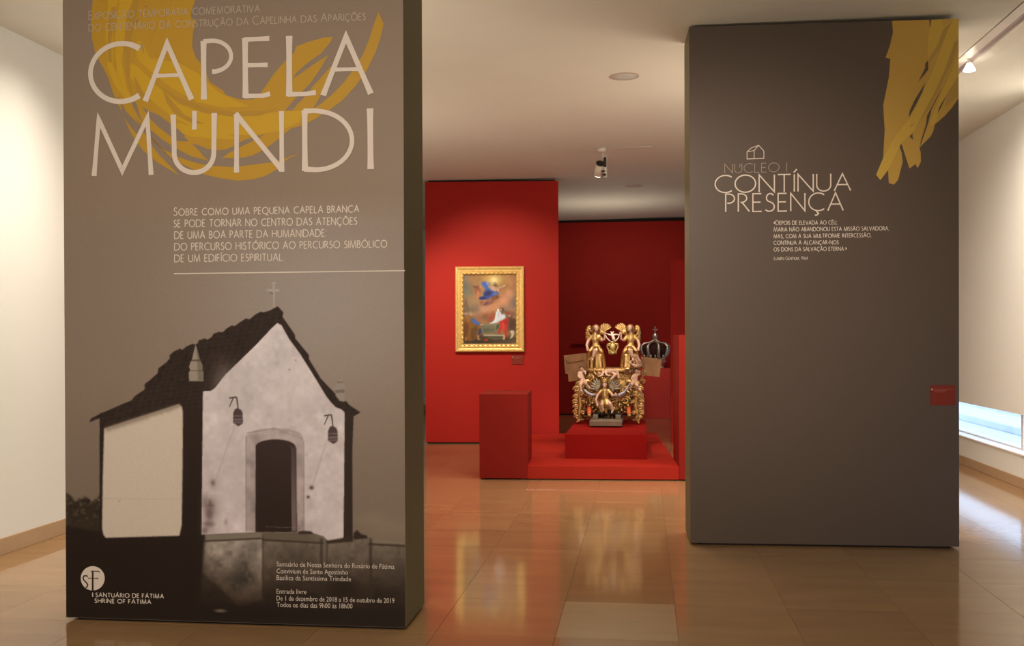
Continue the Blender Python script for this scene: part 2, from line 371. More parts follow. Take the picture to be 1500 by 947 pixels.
# platform runs back to the middle wall
MB().add([], [])
pb = MB()
P0 = [(.496, .0), (2.04, .0), (2.04, 3.66), (.70, 3.53), (.26, 3.40), (.10, 3.39), (.10, .762), (.496, .762)]
n = len(P0)
pb.add([(x, y, .012) for x, y in P0]+[(x, y, .142) for x, y in P0], [tuple(range(n-1, -1, -1)), tuple(range(n, 2*n))]+[(i, (i+1) % n, (i+1) % n+n, i+n) for i in range(n)])
pb.build('platform_top', M_redfloor, st)
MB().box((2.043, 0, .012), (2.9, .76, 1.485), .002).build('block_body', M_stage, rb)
for x, q_ in ((.05, lb), (.43, lb), (.55, st), (1.97, st), (2.1, rb), (2.6, rb)): MB().box((x, .02, 0), (x+.05, .1, .012)).build('foot', M_dark, q_)
pd = tag(MB().box((-.846, 11.15, .1425), (.037, 13.15, .408), .003).build('pedestal', mat('shaded_pedestal_red', (.25, .006, .005), .8, spec=.1)), 'low red pedestal, darkened as if in shade, directly under the gilded sculpture', 'pedestal')  # shade of the pedestal front is put into this darker red

# ------------------------------------------------------------------ exhibition panels
def panel(name, label, pl, L, T, Hh, mface, z0=.016):
    t = thing(name, label, 'exhibition panel', (*pl.A[:2], 0), pl.rz)
    MB().box((0, .004, z0), (L, T, Hh)).build('body', M_olive, t)
    MB().box((0, 0, z0), (L, .0038, Hh)).build('printed_face', mface, t)
    MB().box((.05, .03, 0), (L-.05, T-.05, z0)).build('recessed_foot', M_dark, t)
    MB().box((.05, .05, Hh), (L-.06, T-.02, Hh+.012)).build('top_gap_strip', M_dark, t)
    return t
LPp = Plane((-2.996, 5.007), (-1.187, 5.024)); LPp.L = LPp.L
lp = panel('exhibition_panel', 'tall taupe title panel at left with chapel photograph and large cream title', LPp, LPp.L, .463, 3.615, M_taupe)
RPp = Plane((.328, 7.318), (2.157, 7.382))
rp = panel('exhibition_panel', 'tall dark brown panel at right with small house outline and white text', RPp, RPp.L, .46, 3.652, M_brown)

def flat(parent, name, m, polys, off):
    b = MB()
    for i_, P in enumerate(polys):
        b.add([(u, -off-2.5e-5*(i_ % 24), v) for u, v in P], [tuple(range(len(P)))])
    me = bpy.data.meshes.new(name); me.from_pydata(b.v, [], b.f); me.update()
    bm = bmesh.new(); bm.from_mesh(me); bmesh.ops.triangulate(bm, faces=[f for f in bm.faces if len(f.verts) > 4], ngon_method='EAR_CLIP')
    for f in bm.faces:
        f.normal_update()
        if f.normal.y > 0: f.normal_flip()
    bm.to_mesh(me); bm.free(); me.materials.append(m)
    o = bpy.data.objects.new(name, me); COL.objects.link(o); o.parent = parent; return o
def ribbon(P, w, closed=False, flare=None):
    """stroke of width w along P -> quads"""
    Wd = None
    if flare and not closed: P, Wd = flared(P, w, *flare)
    P = [np.array(p, float) for p in P]; n = len(P); out = []; N = []
    if Wd is None: Wd = [w]*n
    for i in range(n):
        a = P[i-1] if (i > 0 or closed) else None; c = P[(i+1) % n] if (i < n-1 or closed) else None
        def nn(p, q): d = q-p; d = d/(np.linalg.norm(d)+1e-12); return np.array([-d[1], d[0]])
        if a is None: v = nn(P[i], c)
        elif c is None: v = nn(a, P[i])
        else:
            n1, n2 = nn(a, P[i]), nn(P[i], c); v = n1+n2; l = np.linalg.norm(v); v = v/l if l > 1e-6 else n1
            v = v*min(1/max(v@n1, .01), 3.2)
        N.append(v)
    rng = range(n if closed else n-1)
    for i in rng:
        j = (i+1) % n
        out.append([tuple(P[i]+N[i]*Wd[i]/2), tuple(P[j]+N[j]*Wd[j]/2), tuple(P[j]-N[j]*Wd[j]/2), tuple(P[i]-N[i]*Wd[i]/2)])
    return out
def flared(P, w, step, reach, k=.17):
    Q = []; P = [np.array(p, float) for p in P]
    for a_, b_ in zip(P, P[1:]):
        n = max(1, int(np.linalg.norm(b_-a_)/step)); Q += [a_+(b_-a_)*i/n for i in range(n)]
    Q.append(P[-1]); L = np.concatenate([[0], np.cumsum([np.linalg.norm(y-x) for x, y in zip(Q, Q[1:])])])
    return Q, [w*(.94+k*math.exp(-(min(l, L[-1]-l)/reach)**1.3)) for l in L]
def arc(cx, cy, rx, ry, a0, a1, n=16):
    return [(cx+rx*math.cos(math.radians(a0+(a1-a0)*i/n)), cy+ry*math.sin(math.radians(a0+(a1-a0)*i/n))) for i in range(n+1)]
GL = {
 'A': (.80, [[(0,0),(.40,1),(.80,0)], [(.14,.36),(.66,.36)]]),
 'B': (.50, [[(0,0),(0,1)], [(0,1)]+arc(.2,.77,.22,.23,90,-90,10)+[(0,.54)], [(.2,.54)]+arc(.22,.27,.27,.27,90,-90,10)+[(0,0)]]),
 'C': (.80, [arc(.5,.5,.5,.5,52,308,22)]),
 'D': (.84, [[(0,0),(0,1),(.3,1)]+arc(.32,.5,.52,.5,85,-85,16)+[(.3,0),(0,0)]]),
 'E': (.46, [[(.44,1),(0,1),(0,0),(.46,0)], [(0,.52),(.40,.52)]]),
 'F': (.44, [[(.44,1),(0,1),(0,0)], [(0,.52),(.38,.52)]]),
 'G': (.88, [arc(.5,.5,.5,.5,52,318,22)+[(.88,.45),(.62,.45)]]),
 'H': (.72, [[(0,0),(0,1)], [(.72,0),(.72,1)], [(0,.52),(.72,.52)]]),
 'I': (.02, [[(.01,0),(.01,1)]]),
 'L': (.44, [[(0,1),(0,0),(.44,0)]]),
 'M': (.96, [[(0,0),(.12,1),(.48,.02),(.84,1),(.96,0)]]),
 'N': (.74, [[(0,0),(0,1),(.74,0),(.74,1)]]),
 'O': (1.0, [arc(.5,.5,.5,.5,0,360,26)]),
 'P': (.46, [[(0,0),(0,1),(.14,1)]+arc(.16,.74,.30,.26,88,-105,12)]),
 'Q': (1.0, [arc(.5,.5,.5,.5,0,360,26), [(.55,.02),(.75,-.16),(1.05,-.2)]]),
 'R': (.56, [[(0,0),(0,1),(.14,1)]+arc(.16,.76,.28,.24,88,-90,10)+[(.12,.52)], [(.2,.52),(.58,0)]]),
 'S': (.46, [arc(.25,.76,.2,.24,35,225,10)+arc(.2,.26,.26,.26,60,-140,12)]),
 'T': (.62, [[(0,1),(.62,1)], [(.31,1),(.31,0)]]),
 'U': (.68, [[(0,1),(0,.36)]+arc(.34,.34,.34,.34,180,360,12)+[(.68,1)]]),
 'V': (.76, [[(0,1),(.38,0),(.76,1)]]),
 'X': (.62, [[(0,0),(.6,1)], [(.04,1),(.62,0)]]),
 '1': (.18, [[(0,.8),(.16,1),(.16,0)]]),
 '9': (.5, [arc(.25,.7,.25,.3,0,360,14), [(.5,.7),(.2,0)]]),
 '6': (.5, [arc(.25,.3,.25,.3,0,360,14), [(0,.3),(.3,1)]]),
 '4': (.52, [[(.38,0),(.38,1),(0,.3),(.52,.3)]]),
 ',': (.06, [[(.05,.06),(0,-.14)]]), '.': (.03, [[(.0,.0),(.0,.07)]]), ':': (.03, [[(0,.06),(0,.14)],[(0,.6),(0,.68)]]),
 '-': (.25, [[(0,.42),(.25,.42)]]), '«': (.34, [[(.16,.75),(0,.5),(.16,.25)],[(.34,.75),(.18,.5),(.34,.25)]]),
 '»': (.34, [[(0,.75),(.16,.5),(0,.25)],[(.18,.75),(.34,.5),(.18,.25)]]),
}
ACC = {'Á': 'A', 'É': 'E', 'Í': 'I', 'Ó': 'O', 'Ú': 'U', 'Ã': 'A', 'Õ': 'O', 'Ç': 'C', 'Ê': 'E'}
LET = []
def layout(text, small=.80, gap=.25, space=.46):
    """caps text; lower-case letters are set as small capitals. returns width and strokes"""
    x = 0; S = []; LET.clear()
    for ch in text:
        if ch == ' ': x += space; continue
        up = ch.upper(); k = small if (ch != up and ch.isalpha()) else 1.0
        base = ACC.get(up, up); w_, st_ = GL[base]
        for P in st_: S.append([(x+a*k, b_*k) for a, b_ in P])
        cx = x+w_*k/2
        if up in 'ÁÉÍÓÚ': S.append([(cx-.03, 1.10*k), (cx+.12, 1.30*k)])
        if up in 'ÃÕ': S.append([(cx-.17, 1.12*k), (cx-.06, 1.2*k), (cx+.06, 1.13*k), (cx+.17, 1.2*k)])
        if up == 'Ç': S.append([(cx, 0), (cx+.04, -.08*k), (cx+.12, -.16*k), (cx, -.26*k), (cx-.08, -.24*k)])
        x += w_*k+gap*k
        LET.append(len(S))
    return x-gap, S
def stroke_text(pl, text, p0, p1, cap, sw, **k):
    """set text along the line p0->p1 (photo positions) with cap height and stroke width in photo pixels"""
    letters = k.pop('letters', False); W_, S = layout(text, **k); polys = []; marks = []; ends = set(LET)
    p0 = np.array(p0, float); p1 = np.array(p1, float)
    for i_, P in enumerate(S):
        if i_ in ends: marks.append(len(polys))
        Q = [pl.uv(*(p0+(p1-p0)*(a/W_)+np.array([0, -cap*b_]))) for a, b_ in P]
        px = abs(pl.uv(p0[0]+1, p0[1])[0]-pl.uv(*p0)[0])
        cl = np.linalg.norm(np.array(Q[0])-np.array(Q[-1])) < 1e-6
        polys += ribbon(Q[:-1] if cl else Q, sw*px, cl, (3*px, 4*px, .15) if letters else None)
    if letters:
        marks = [0]+marks+[len(polys)]; return [polys[a_:b_] for a_, b_ in zip(marks, marks[1:]) if b_ > a_]
    return polys

# ---- left panel: ochre brush painting
def cv(ox, oy, s, pts): return [(ox+x/s, oy+y/s) for x, y in pts]
U_main = [(152,-60),(143,-30),(136,0),(133.5,26),(134.5,56),(140,80),(150,97),(159,115),(163,128),(167,140),(174,155),(182,172),(187,185),(194,199),(210,221),(230.5,238),(262.6,257),
 (244,238),(232,226),(222,212),(214,199),(208,188),(200,178),(212,192),(224,206),(238,220),(250,231),(262,238),(280,247),(298.7,255.5),(321,261),(349,264.8),(371,263),(390,257.5),(406,248),(418,236),(427,230),(438,226.5),(430,227),(418,232.5),(398,238),(370,241.5),(340,245),(311,243),(290,239.5),(272,234),(258.6,229),(240,219),(226,208),(216,197),(206,184),(198,172),(207,182),(222,192),(240,206),(258.6,218),(280,229),(306.7,236),(298,229),(290,219),(281,210.5),(277,207),(268,207.5),(258.6,206),(250,200),(232,186),(218,172),(209,157),(224,166),(237,175),(252,186),(266,196),(272,202),(277,208),(283,211),(292,213),(303,218),(318,220.5),(331,219),(343,214),(356,206),(371,201),(388,197),
 (380,202),(366,209),(350,216.5),(336,224),(325,231.5),(341,232),(357,231),(371,227.5),(390,217.5),(408,203.5),(417,196),(426,188.5),(442,184),(460.4,175),(480.5,162.5),(500.6,148),(520.6,126.4),(536.7,104),(548.7,80),(556.8,58),(562,35),(554.4,17),
 (547.7,36),(540.7,58),(530.7,82),(518.6,101),(502.6,122),(486.5,138.5),(470.5,152),(458,160),(464,150),(472,136),(480.5,119),(488.5,94),(478.5,104),(468.5,116),(458.4,126.4),(450.4,138.5),(434,154.5),(428,162),(418,161.5),(434,142.5),(454.4,122.4),(468.5,102),(481,80.7),(458.4,95),(429,116),(434,107),(448.4,94),(470.5,78),(482.5,64),(488,54),(474.5,55),(450.4,62),(434,68),(431,77),(424,82),(410,98),(400,110),(392,122),(381,137.5),(372,145.5),(362,146),(352,145.8),(331,139.5),(327,133),(317,126.4),(307,120),(303,108),(295,94),(286.7,84),(281.6,68),(282.7,48),(287,30),(280,27),(280,18),(286,0),(292,-30),(300,-60)]
C1 = (125, 100, 9.467)
gaps = [cv(*C1, [(455,375),(475,425),(465,425),(455,400)]), cv(*C1, [(485,490),(510,495),(560,590),(640,680),(760,800),(830,870),(800,900),(740,947),(650,840),(575,735),(530,660),(510,600)]),
        cv(*C1, [(640,470),(690,470),(715,500),(745,620),(770,690),(800,750),(775,730),(720,640),(665,540)]),
        cv(*C1, [(785,535),(830,560),(900,600),(1030,660),(1180,770),(1290,850),(1390,940),(1290,947),(1180,935),(1060,830),(960,740),(860,640)]),
        cv(120, 0, 7.889, [(728,78),(765,48),(740,85)]), cv(120, 0, 7.889, [(605,290),(625,240),(668,222),(630,265),(615,300)]), cv(120, 0, 7.889, [(690,478),(700,500),(718,612),(706,600),(692,520)])]
flat(lp, 'ochre_brush_print', M_gold1, [LPp.uvs(U_main)], .0006)
for g in gaps: flat(lp, 'brush_gap', M_taupe, [LPp.uvs(g)], .0014)
bright = [[(160,-20),(176,-20),(166,40),(165,95),(180,130),(200,155),(188,150),(168,125),(158,100),(155,50)],
          [(176,-5),(196,-5),(186,40),(178,90),(186,130),(196,150),(186,142),(172,110),(168,60)],
          [(200,60),(208,60),(220,85),(262,92),(290,108),(320,135),(350,150),(366,156),(330,158),(290,150),(250,128),(215,100),(200,85)],
          [(185,90),(200,96),(228,124),(262,152),(300,166),(345,172),(410,164),(442,162),(440,178),(410,192),(370,198),(330,197),(290,190),(250,170),(214,140),(192,115)],
          [(250,190),(280,200),(320,204),(350,204),(330,196),(290,188),(262,180)]]
deep = [[(186,20),(196,0),(206,-10),(192,60),(190,120),(196,150),(186,120),(181,70)],
        [(158,30),(164,10),(170,10),(163,60),(164,92),(158,90)],
        [(196,110),(203,122),(212,140),(222,150),(214,148),(200,135)],
        [(232,124),(260,142),(300,157),(340,164),(385,163),(412,158),(380,170),(340,171),(300,166),(262,152)],
        [(238,130),(254,150),(270,168),(300,182),(280,180),(256,168),(244,150)]]
for k_, g in enumerate(bright): flat(lp, 'bright_brush_streak', M_gold2, [LPp.uvs(g)], .0008+.00005*k_)
for k_, g in enumerate(deep): flat(lp, 'deep_brush_streak', M_gold3, [LPp.uvs(g)], .0011+.00004*k_)
# ---- left panel: title and lettering
T_ = []; TLET = []
PXU = abs(LPp.uv(301, 200)[0]-LPp.uv(300, 200)[0])
def tl(pts, w=8.0, closed=False): 
    global T_; T_ += ribbon(LPp.uvs(pts), w*PXU, closed, (4*PXU, 14*PXU))
def nl():
    global T_; TLET.append(T_); T_ = []
tl([(178+45*math.cos(math.radians(a)), 106.5-42.5*math.sin(math.radians(a))-(math.cos(math.radians(a))*1.5)) for a in range(54, 309, 6)], 7.6); nl()
tl([(213,148.5),(245,64),(281,146)], 7.6); tl([(226,111.5),(265,110)], 5.2); nl()
tl([(299,146),(298.5,60)], 8.2); tl([(298,61),(310,60)]+[(311+28*math.cos(math.radians(a)), 82.5-22.8*math.sin(math.radians(a))) for a in range(80, -95, -10)], 6.2); nl()
tl([(394.8,56.5),(358,58.3)], 6.2); tl([(359.3,56),(360,143.5)], 8.2); tl([(358,95.8),(392.5,95.2)], 6); tl([(358,141.2),(385,140.6),(396,137.6)], 6.2); nl()
tl([(423.8,52.8),(424,141.4)], 8.6); tl([(422,138.5),(448,138),(463,135.5)], 6.2); nl()
tl([(473.5,140),(507,54),(543.5,137.5)], 7.6); tl([(487,102.3),(529,101.2)], 5.2); nl()
tl([(138.2,258),(145,175),(179.5,250.5),(216.2,172.5),(221.8,256.5)], 6.8); nl()
tl([(254,168),(255.5,215)]+[(284.5+29*math.cos(math.radians(a)), 224.5+28.6*math.sin(math.radians(a))) for a in range(180, -1, -10)]+[(314.2,166)], 7.6); tl([(285.3,163),(285,190)], 6.4); nl()
tl([(346.8,253),(347,169)], 7); tl([(345,166.5),(413,249)], 7.4); tl([(413.2,252),(412.5,163)], 6.8); nl()
tl([(447,250.6),(446.5,161.5)], 8); tl([(445,163.2),(462,162.4)]+[(463+53*math.cos(math.radians(a)), 206-43*math.sin(math.radians(a))) for a in range(85, -86, -10)]+[(462,249),(446,248)], 6.8); nl()
tl([(542.2,159),(543.2,248)], 8.4); nl()
for P_ in TLET: flat(lp, 'letter', M_letter, P_, .0024)
for tx, a, c, cap in (('Exposição temporária comemorativa', (130.5,28.6), (380,17.5), 12.0), ('do centenário da construção da Capelinha das Aparições', (130.5,45.8), (535,29.3), 12.0)):
    flat(lp, 'subtitle_line', M_letterd, stroke_text(LPp, tx, a, c, cap, 1.05, small=.82), .0024)
for tx, a, c in (('Sobre como uma pequena capela branca', (255,316), (525.5,311)), ('se pode tornar no centro das atenções', (255,333), (522.5,329)), ('de uma boa parte da humanidade:', (256,350), (478,346.6)),
                 ('do percurso histórico ao percurso simbólico', (256,367), (566.5,362.5)), ('de um edifício espiritual.', (256,384), (416,382))):
    flat(lp, 'description_line', M_letter, stroke_text(LPp, tx, a, c, 11.4 if tx[0] == 'S' else 12.2, 1.25, small=.84), .0024)
flat(lp, 'ruled_line', M_letter, [LPp.uvs([(255,402.2),(593.3,397.6),(593.3,396),(255,400.4)])], .0024)
# sans-serif practical information
def font_text(parent, pl, name, m, lines, off):
    for tx, p0, p1, cap in lines:
        b = MB()
        cu = bpy.data.curves.new('t', 'FONT'); cu.body = tx; cu.size = 1; cu.resolution_u = 2; cu.offset = -.004
        o = bpy.data.objects.new('t', cu); COL.objects.link(o)
        dg = bpy.context.evaluated_depsgraph_get(); me = o.evaluated_get(dg).to_mesh()
        V = np.array([v.co[:2] for v in me.vertices]); fs = [tuple(p.vertices) for p in me.polygons]
        x0, x1 = V[:, 0].min(), V[:, 0].max(); ch = .70
        u0, v0 = pl.uv(*p0); u1, v1 = pl.uv(*p1); k = (pl.uv(p0[0], p0[1]-cap)[1]-v0)/ch
        b.add([(u0+(u1-u0)*(x-x0)/(x1-x0), -off, v0+(v1-v0)*(x-x0)/(x1-x0)+y*k) for x, y in V], fs)
        bpy.data.objects.remove(o)
        b.build(name, m, parent, fix=False)
font_text(lp, LPp, 'information_line', M_letter, [
    ('Santuário de Nossa Senhora do Rosário de Fátima', (405.5,830), (578,834), 7.2), ('Convivium de Santo Agostinho', (405.5,840.2), (510,842.2), 7.2),
    ('Basílica da Santíssima Trindade', (405.5,850), (514.5,852), 7.2), ('Entrada livre', (405.5,870), (449,870.8), 7.2),
    ('De 1 de dezembro de 2018 a 15 de outubro de 2019', (405.5,880), (578,884), 7.2), ('Todos os dias das 9h00 às 18h00', (405.5,889.6), (516.5,891.8), 7.2)], .0030)
# round emblem
cx, cy = 136.2, 847.6
flat(lp, 'emblem_disc', M_letter, [LPp.uvs([(cx+17.5*math.cos(a*math.pi/24), cy+17.8*math.sin(a*math.pi/24)) for a in range(48)])], .0026)
E_ = []
def el(pts, w): 
    global E_; E_ += ribbon(LPp.uvs(pts), w*PXU)
k1 = (100, 810, 8.606)
el(cv(*k1, [(312,232),(312,480)]), 2.6); el(cv(*k1, [(288,232),(390,235),(396,252)]), 1.2); el(cv(*k1, [(250,322),(376,325)]), 1.3); el(cv(*k1, [(376,310),(374,338)]), .8)
el(cv(*k1, [(250,305),(235,290),(205,292),(190,318),(200,345),(235,380),(250,405),(240,432),(225,440)]), 1.9)
flat(lp, 'emblem_monogram', mat('emblem_ink', pig(40, 26, 20), .5), E_, .0034)
flat(lp, 'institution_line', M_letter, stroke_text(LPp, 'SANTUÁRIO DE FÁTIMA', (140.6,874.6), (240,876.8), 5.7, .95, gap=.3), .0026)
flat(lp, 'institution_line', M_letter, stroke_text(LPp, 'SHRINE OF FATIMA', (139.2,883.2), (221.5,885), 5.7, .95, gap=.3), .0026)
polys = ribbon(LPp.uvs([(136,868.5),(136.2,874.6)]), 1.5*PXU)
flat(lp, 'institution_bar', M_letter, polys, .0026)

# ---- the printed photograph of the chapel, painted onto a fine colour grid
class Canvas:
    def __init__(s, u0, u1, v0, v1, pitch):
        s.w = int((u1-u0)/pitch)+1; s.h = int((v1-v0)/pitch)+1; s.u0, s.u1, s.v0, s.v1 = u0, u1, v0, v1
        s.c = np.zeros((s.h, s.w, 3)); s.U, s.V = np.meshgrid(np.linspace(u0, u1, s.w), np.linspace(v0, v1, s.h))
        s.du = (u1-u0)/(s.w-1); s.dv = (v1-v0)/(s.h-1)
    def cover(s, P, soft=0, res=3):
        P = np.array(P); A = np.zeros((s.h, s.w)); mg = 2+int(soft*3)
        i0 = max(0, int((P[:, 0].min()-s.u0)/s.du)-mg); i1 = min(s.w, int((P[:, 0].max()-s.u0)/s.du)+mg+1)
        j0 = max(0, int((P[:, 1].min()-s.v0)/s.dv)-mg); j1 = min(s.h, int((P[:, 1].max()-s.v0)/s.dv)+mg+1)
        if i0 >= i1 or j0 >= j1: return A
        acc = 0
        for a in range(res):
            for b_ in range(res):
                x = s.U[j0:j1, i0:i1]+s.du*((a+.5)/res-.5); y = s.V[j0:j1, i0:i1]+s.dv*((b_+.5)/res-.5)
                ins = np.zeros(x.shape, bool); n = len(P)
                for k in range(n):
                    x0, y0 = P[k]; x1, y1 = P[(k+1) % n]
                    if y0 == y1: continue
                    ins ^= ((y0 > y) != (y1 > y)) & (x < (x1-x0)*(y-y0)/(y1-y0)+x0)
                acc = acc+ins
        B = acc/res**2
        if soft: B = blur(B, soft)
        A[j0:j1, i0:i1] = B; return A
    def fill(s, P, col, soft=0, al=1.0):
        A = (s.cover(P, soft)*al)[..., None]; col = col if isinstance(col, np.ndarray) and col.ndim == 3 else np.array(col, float)
        s.c = s.c*(1-A)+col*A
    def blob(s, u, v, ru, rv, col, al=1.0, p=2, rot=0):
        c_, s_ = math.cos(rot), math.sin(rot); x = (s.U-u); y = (s.V-v)
        d = ((x*c_+y*s_)/ru)**2+((y*c_-x*s_)/rv)**2
        A = (np.exp(-d**(p/2))*al)[..., None]; s.c = s.c*(1-A)+np.array(col, float)*A
    def mesh(s, name, m, parent, off, k=1.12, y=None):
        me = bpy.data.meshes.new(name); w_, h_ = s.w, s.h
        co_ = np.stack([s.U, np.full(s.U.shape, -off), s.V], -1).reshape(-1, 3)
        me.vertices.add(w_*h_); me.vertices.foreach_set('co', co_.ravel().astype(np.float32))
        idx = np.arange(w_*h_).reshape(h_, w_); q = np.stack([idx[:-1, :-1], idx[:-1, 1:], idx[1:, 1:], idx[1:, :-1]], -1).reshape(-1, 4)
        nf = len(q); me.loops.add(nf*4); me.loops.foreach_set('vertex_index', q.ravel().astype(np.int32))
        me.polygons.add(nf); me.polygons.foreach_set('loop_start', np.arange(0, nf*4, 4, dtype=np.int32)); me.update(calc_edges=True)
        at = me.color_attributes.new('ink', 'FLOAT_COLOR', 'POINT')
        rgb = np.clip(lin(s.c.reshape(-1, 3))*k/LIGHTCOL, .001, .92); at.data.foreach_set('color', np.concatenate([rgb, np.ones((len(rgb), 1))], 1).ravel().astype(np.float32))
        me.materials.append(m); o = bpy.data.objects.new(name, me); COL.objects.link(o); o.parent = parent; return o
def blur(A, s):
    r = int(s*3)+1; k = np.exp(-np.arange(-r, r+1)**2/(2*s*s)); k /= k.sum()
    B = np.pad(A, r); h, w_ = A.shape
    B = sum(k[i]*B[i:i+h] for i in range(2*r+1)); return sum(k[i]*B[:, i:i+w_] for i in range(2*r+1))
rng = np.random.default_rng(3)
def fractal(h, w_, octs):
    out = np.zeros((h, w_))
    for n, a in octs:
        g = rng.normal(size=(n+2, int(n*w_/h)+3)); yy = np.linspace(0, n, h); xx = np.linspace(0, g.shape[1]-2.01, w_)
        y0 = yy.astype(int); x0 = xx.astype(int); fy = (yy-y0)[:, None]; fx = (xx-x0)[None]; fy = fy*fy*(3-2*fy); fx = fx*fx*(3-2*fx)
        out += a*((g[y0][:, x0]*(1-fx)+g[y0][:, x0+1]*fx)*(1-fy)+(g[y0+1][:, x0]*(1-fx)+g[y0+1][:, x0+1]*fx)*fy)
    return out
def chapel():
    u = LPp.uvs; px = PXU
    C = Canvas(0.0005, LPp.L-.0005, .017, LPp.uv(300, 280)[1], .0037)
    # position of every grid point read back in photograph units, for gradients
    vtop, vbot = LPp.uv(300, 280)[1], .017; Y = 280+(vtop-C.V)/(vtop-vbot)*(917-280); X = 97+C.U/LPp.L*497
    def mixc(a, b_, t_): t_ = np.clip(t_, 0, 1)[..., None]; return np.array(a, float)*(1-t_)+np.array(b_, float)*t_
    sky = mixc((134,111,92), (131,109,91), (Y-280)/60)
    cen = np.exp(-(((X-470)/190)**2+((Y-450)/170)**2)); sky = sky+cen[..., None]*(np.array((152,134,122))-np.array((131,109,91)))
    sky = sky*(1-np.clip((Y-560)/260, 0, 1)[..., None]*.12)
    C.c = sky*np.clip((Y-280)/50, 0, 1)[..., None]+np.array((134,111,92))*(1-np.clip((Y-280)/50, 0, 1)[..., None])
    for q, r_ in (((575,775),(40,14)), ((545,760),(22,10))): C.blob(*LPp.uv(*q), r_[0]*px, r_[1]*px, (140,122,98), .35)
    # bushes and dark ground
    black = (30,19,13)
    bush = [(97,722),(104,727),(110,735),(120,731),(128,729),(134,736),(141,731),(148,738),(150,800),(97,800)]
    C.fill(u(bush), (48,36,26), 1.0)
    for _ in range(120):
        a, b_ = rng.uniform(97, 148), rng.uniform(728, 772); C.blob(*LPp.uv(a, b_), rng.uniform(1, 3)*px, rng.uniform(1, 3)*px, (96,84,62) if rng.random() < .5 else (28,20,14), .6*np.clip((775-b_)/30, .1, 1))
    C.fill(u([(90,770),(150,780),(300,786),(300,925),(90,925)]), black, 1.5)
    # parapet walls
    par = mixc((112,97,82), (40,27,19), (Y-790)/85); tex = fractal(C.h, C.w, [(18, .10), (50, .07), (130, .05)]); par = par*(1+tex[..., None])
    C.fill(u([(289,785),(330,783),(384,780),(445,780),(463,783),(478,792),(505,792),(520,788),(536,786),(545,791),(598,794),(598,925),(289,925)]), par)
    left = mixc((138,122,108), (52,38,28), (Y-800)/75-(X-300)/400)*(1+tex[..., None]*1.3)
    C.fill(u([(290,792),(384,788),(384,880),(350,890),(320,860),(297,840)]), left, 1.2)
    C.fill(u([(290,785),(384,780.5),(384,789),(290,793)]), (122,107,92), .6); C.fill(u([(290,792.5),(384,788),(384,790.5),(290,795)]), (70,56,44), .5)
    C.fill(u([(384,781),(445,780.5),(464,784),(476,790),(476,795),(384,790)]), (96,82,68), .6); C.fill(u([(384,790),(474,795),(474,797.5),(384,792.5)]), (52,40,30), .6)
    C.fill(u([(540,790),(598,794),(598,799),(540,796)]), (122,105,88), .6); C.fill(u([(540,796),(598,799),(598,802),(540,799)]), (60,46,36), .6)
    for xx, w_ in ((384.5, 1.4), (469, 3.5), (478, 2), (541, 4)): C.fill(u([(xx, 784+(4 if xx > 400 else 0)), (xx+w_, 786+(4 if xx > 400 else 0)), (xx+w_, 885), (xx, 885)]), (48,36,27), .9, .75)
    C.blob(*LPp.uv(505, 862), 28*px, 16*px, black, .8, 3); C.blob(*LPp.uv(323, 895), 9*px, 2.4*px, (175,160,138), .8, 3); C.blob(*LPp.uv(330, 893), 18*px, 3*px, (80,66,52), .4, 3)
    C.fill(u([(90,880),(600,893),(600,930),(90,930)]), (26,16,11), 5)
    C.fill(u([(95,906),(240,908),(240,912),(95,909)]), (58,48,36), 1.5, .6)
    # long dark body of the chapel
    dark = mixc((40,26,21), (32,20,15), (Y-600)/200)
    C.fill(u([(146,606),(268,572),(300,560),(300,790),(150,792),(146,785)]), dark, .5)
    C.fill(u([(150,786),(300,786),(292,905),(97,902),(97,800)]), (29,18,12), 2)
    # roof
    roof = [(130.6,618),(134,613),(146,607),(162,600),(180,592),(193,587),(197,581),(212,571),(212,563),(220,557),(231,547),(232,540),(244,531),(249,525),(248,521),(255,515),(264,511),(267,513),(273,508),(282,504),(286,505),(290,503),(291,499),(300,496),(304,498),(310,494),(313,489),(320.6,486.5),(326,487),(333,481),(339.6,477),(344,478),(352,472),(360,467),(366,468),(374,461),(382,457),(386,458),(396,455),(401,452),(407,449),(415,457.6),(414,464.5),(432,490.6),(432.5,496),(452.7,520.5),(452.5,526),(470,555),(492,578),(508.4,589.4),(511,593),(528,604.5),(519,610),(505,608),(492,600),(478,584),(459,552),(440,521),(423,497),(412.3,477),(406.3,473.6),(375,505.7),(330,549.6),(315,569),(309,573),(297,574),(296,600),(268,600),(262,594),(200,611),(153,627),(146,626),(146,613),(134,618)]
    roofc = mixc((44,31,25), (38,25,20), (X-150)/300); stripes = .16*np.sin((X*.62+Y*1.0)*.62+np.sin(Y*.3)*.6)*np.sin((X*.55-Y*.9)*.45); roofc = roofc*(1+stripes[..., None]+fractal(C.h, C.w, [(110, .09)])[..., None])
    C.fill(u(roof), roofc, .45)
    # white side wall
    side = mixc((203,182,162), (198,176,156), (Y-600)/190)
    C.fill(u([(152.5,628),(200,612.5),(262,592.5),(266.5,596),(268,604),(267.5,690),(266.3,770),(263,785.5),(205,787),(155,788.5),(151.5,784),(149.5,775),(150.5,700)]), side, .7)
    for i in range(26):
        xx = 157+i*4.2; C.blob(*LPp.uv(xx, 628.5-(xx-153)*.322+1.5), 3.2*px, (2.5+rng.uniform(0, 2))*px, (120,97,80), .55, 2)
    C.fill(u([(151,730.5),(267,731.5),(267,732.2),(151,731.2)]), (150,128,112), .4, .4)
    C.fill(u([(173,735),(178,733),(174,736)]), (110,90,75), .3, .6)
    # gable wall
    gt = fractal(C.h, C.w, [(14, .022), (40, .028), (100, .02)]); gab = mixc((206,189,183), (196,176,170), (Y-480)/300)*(1+gt[..., None])
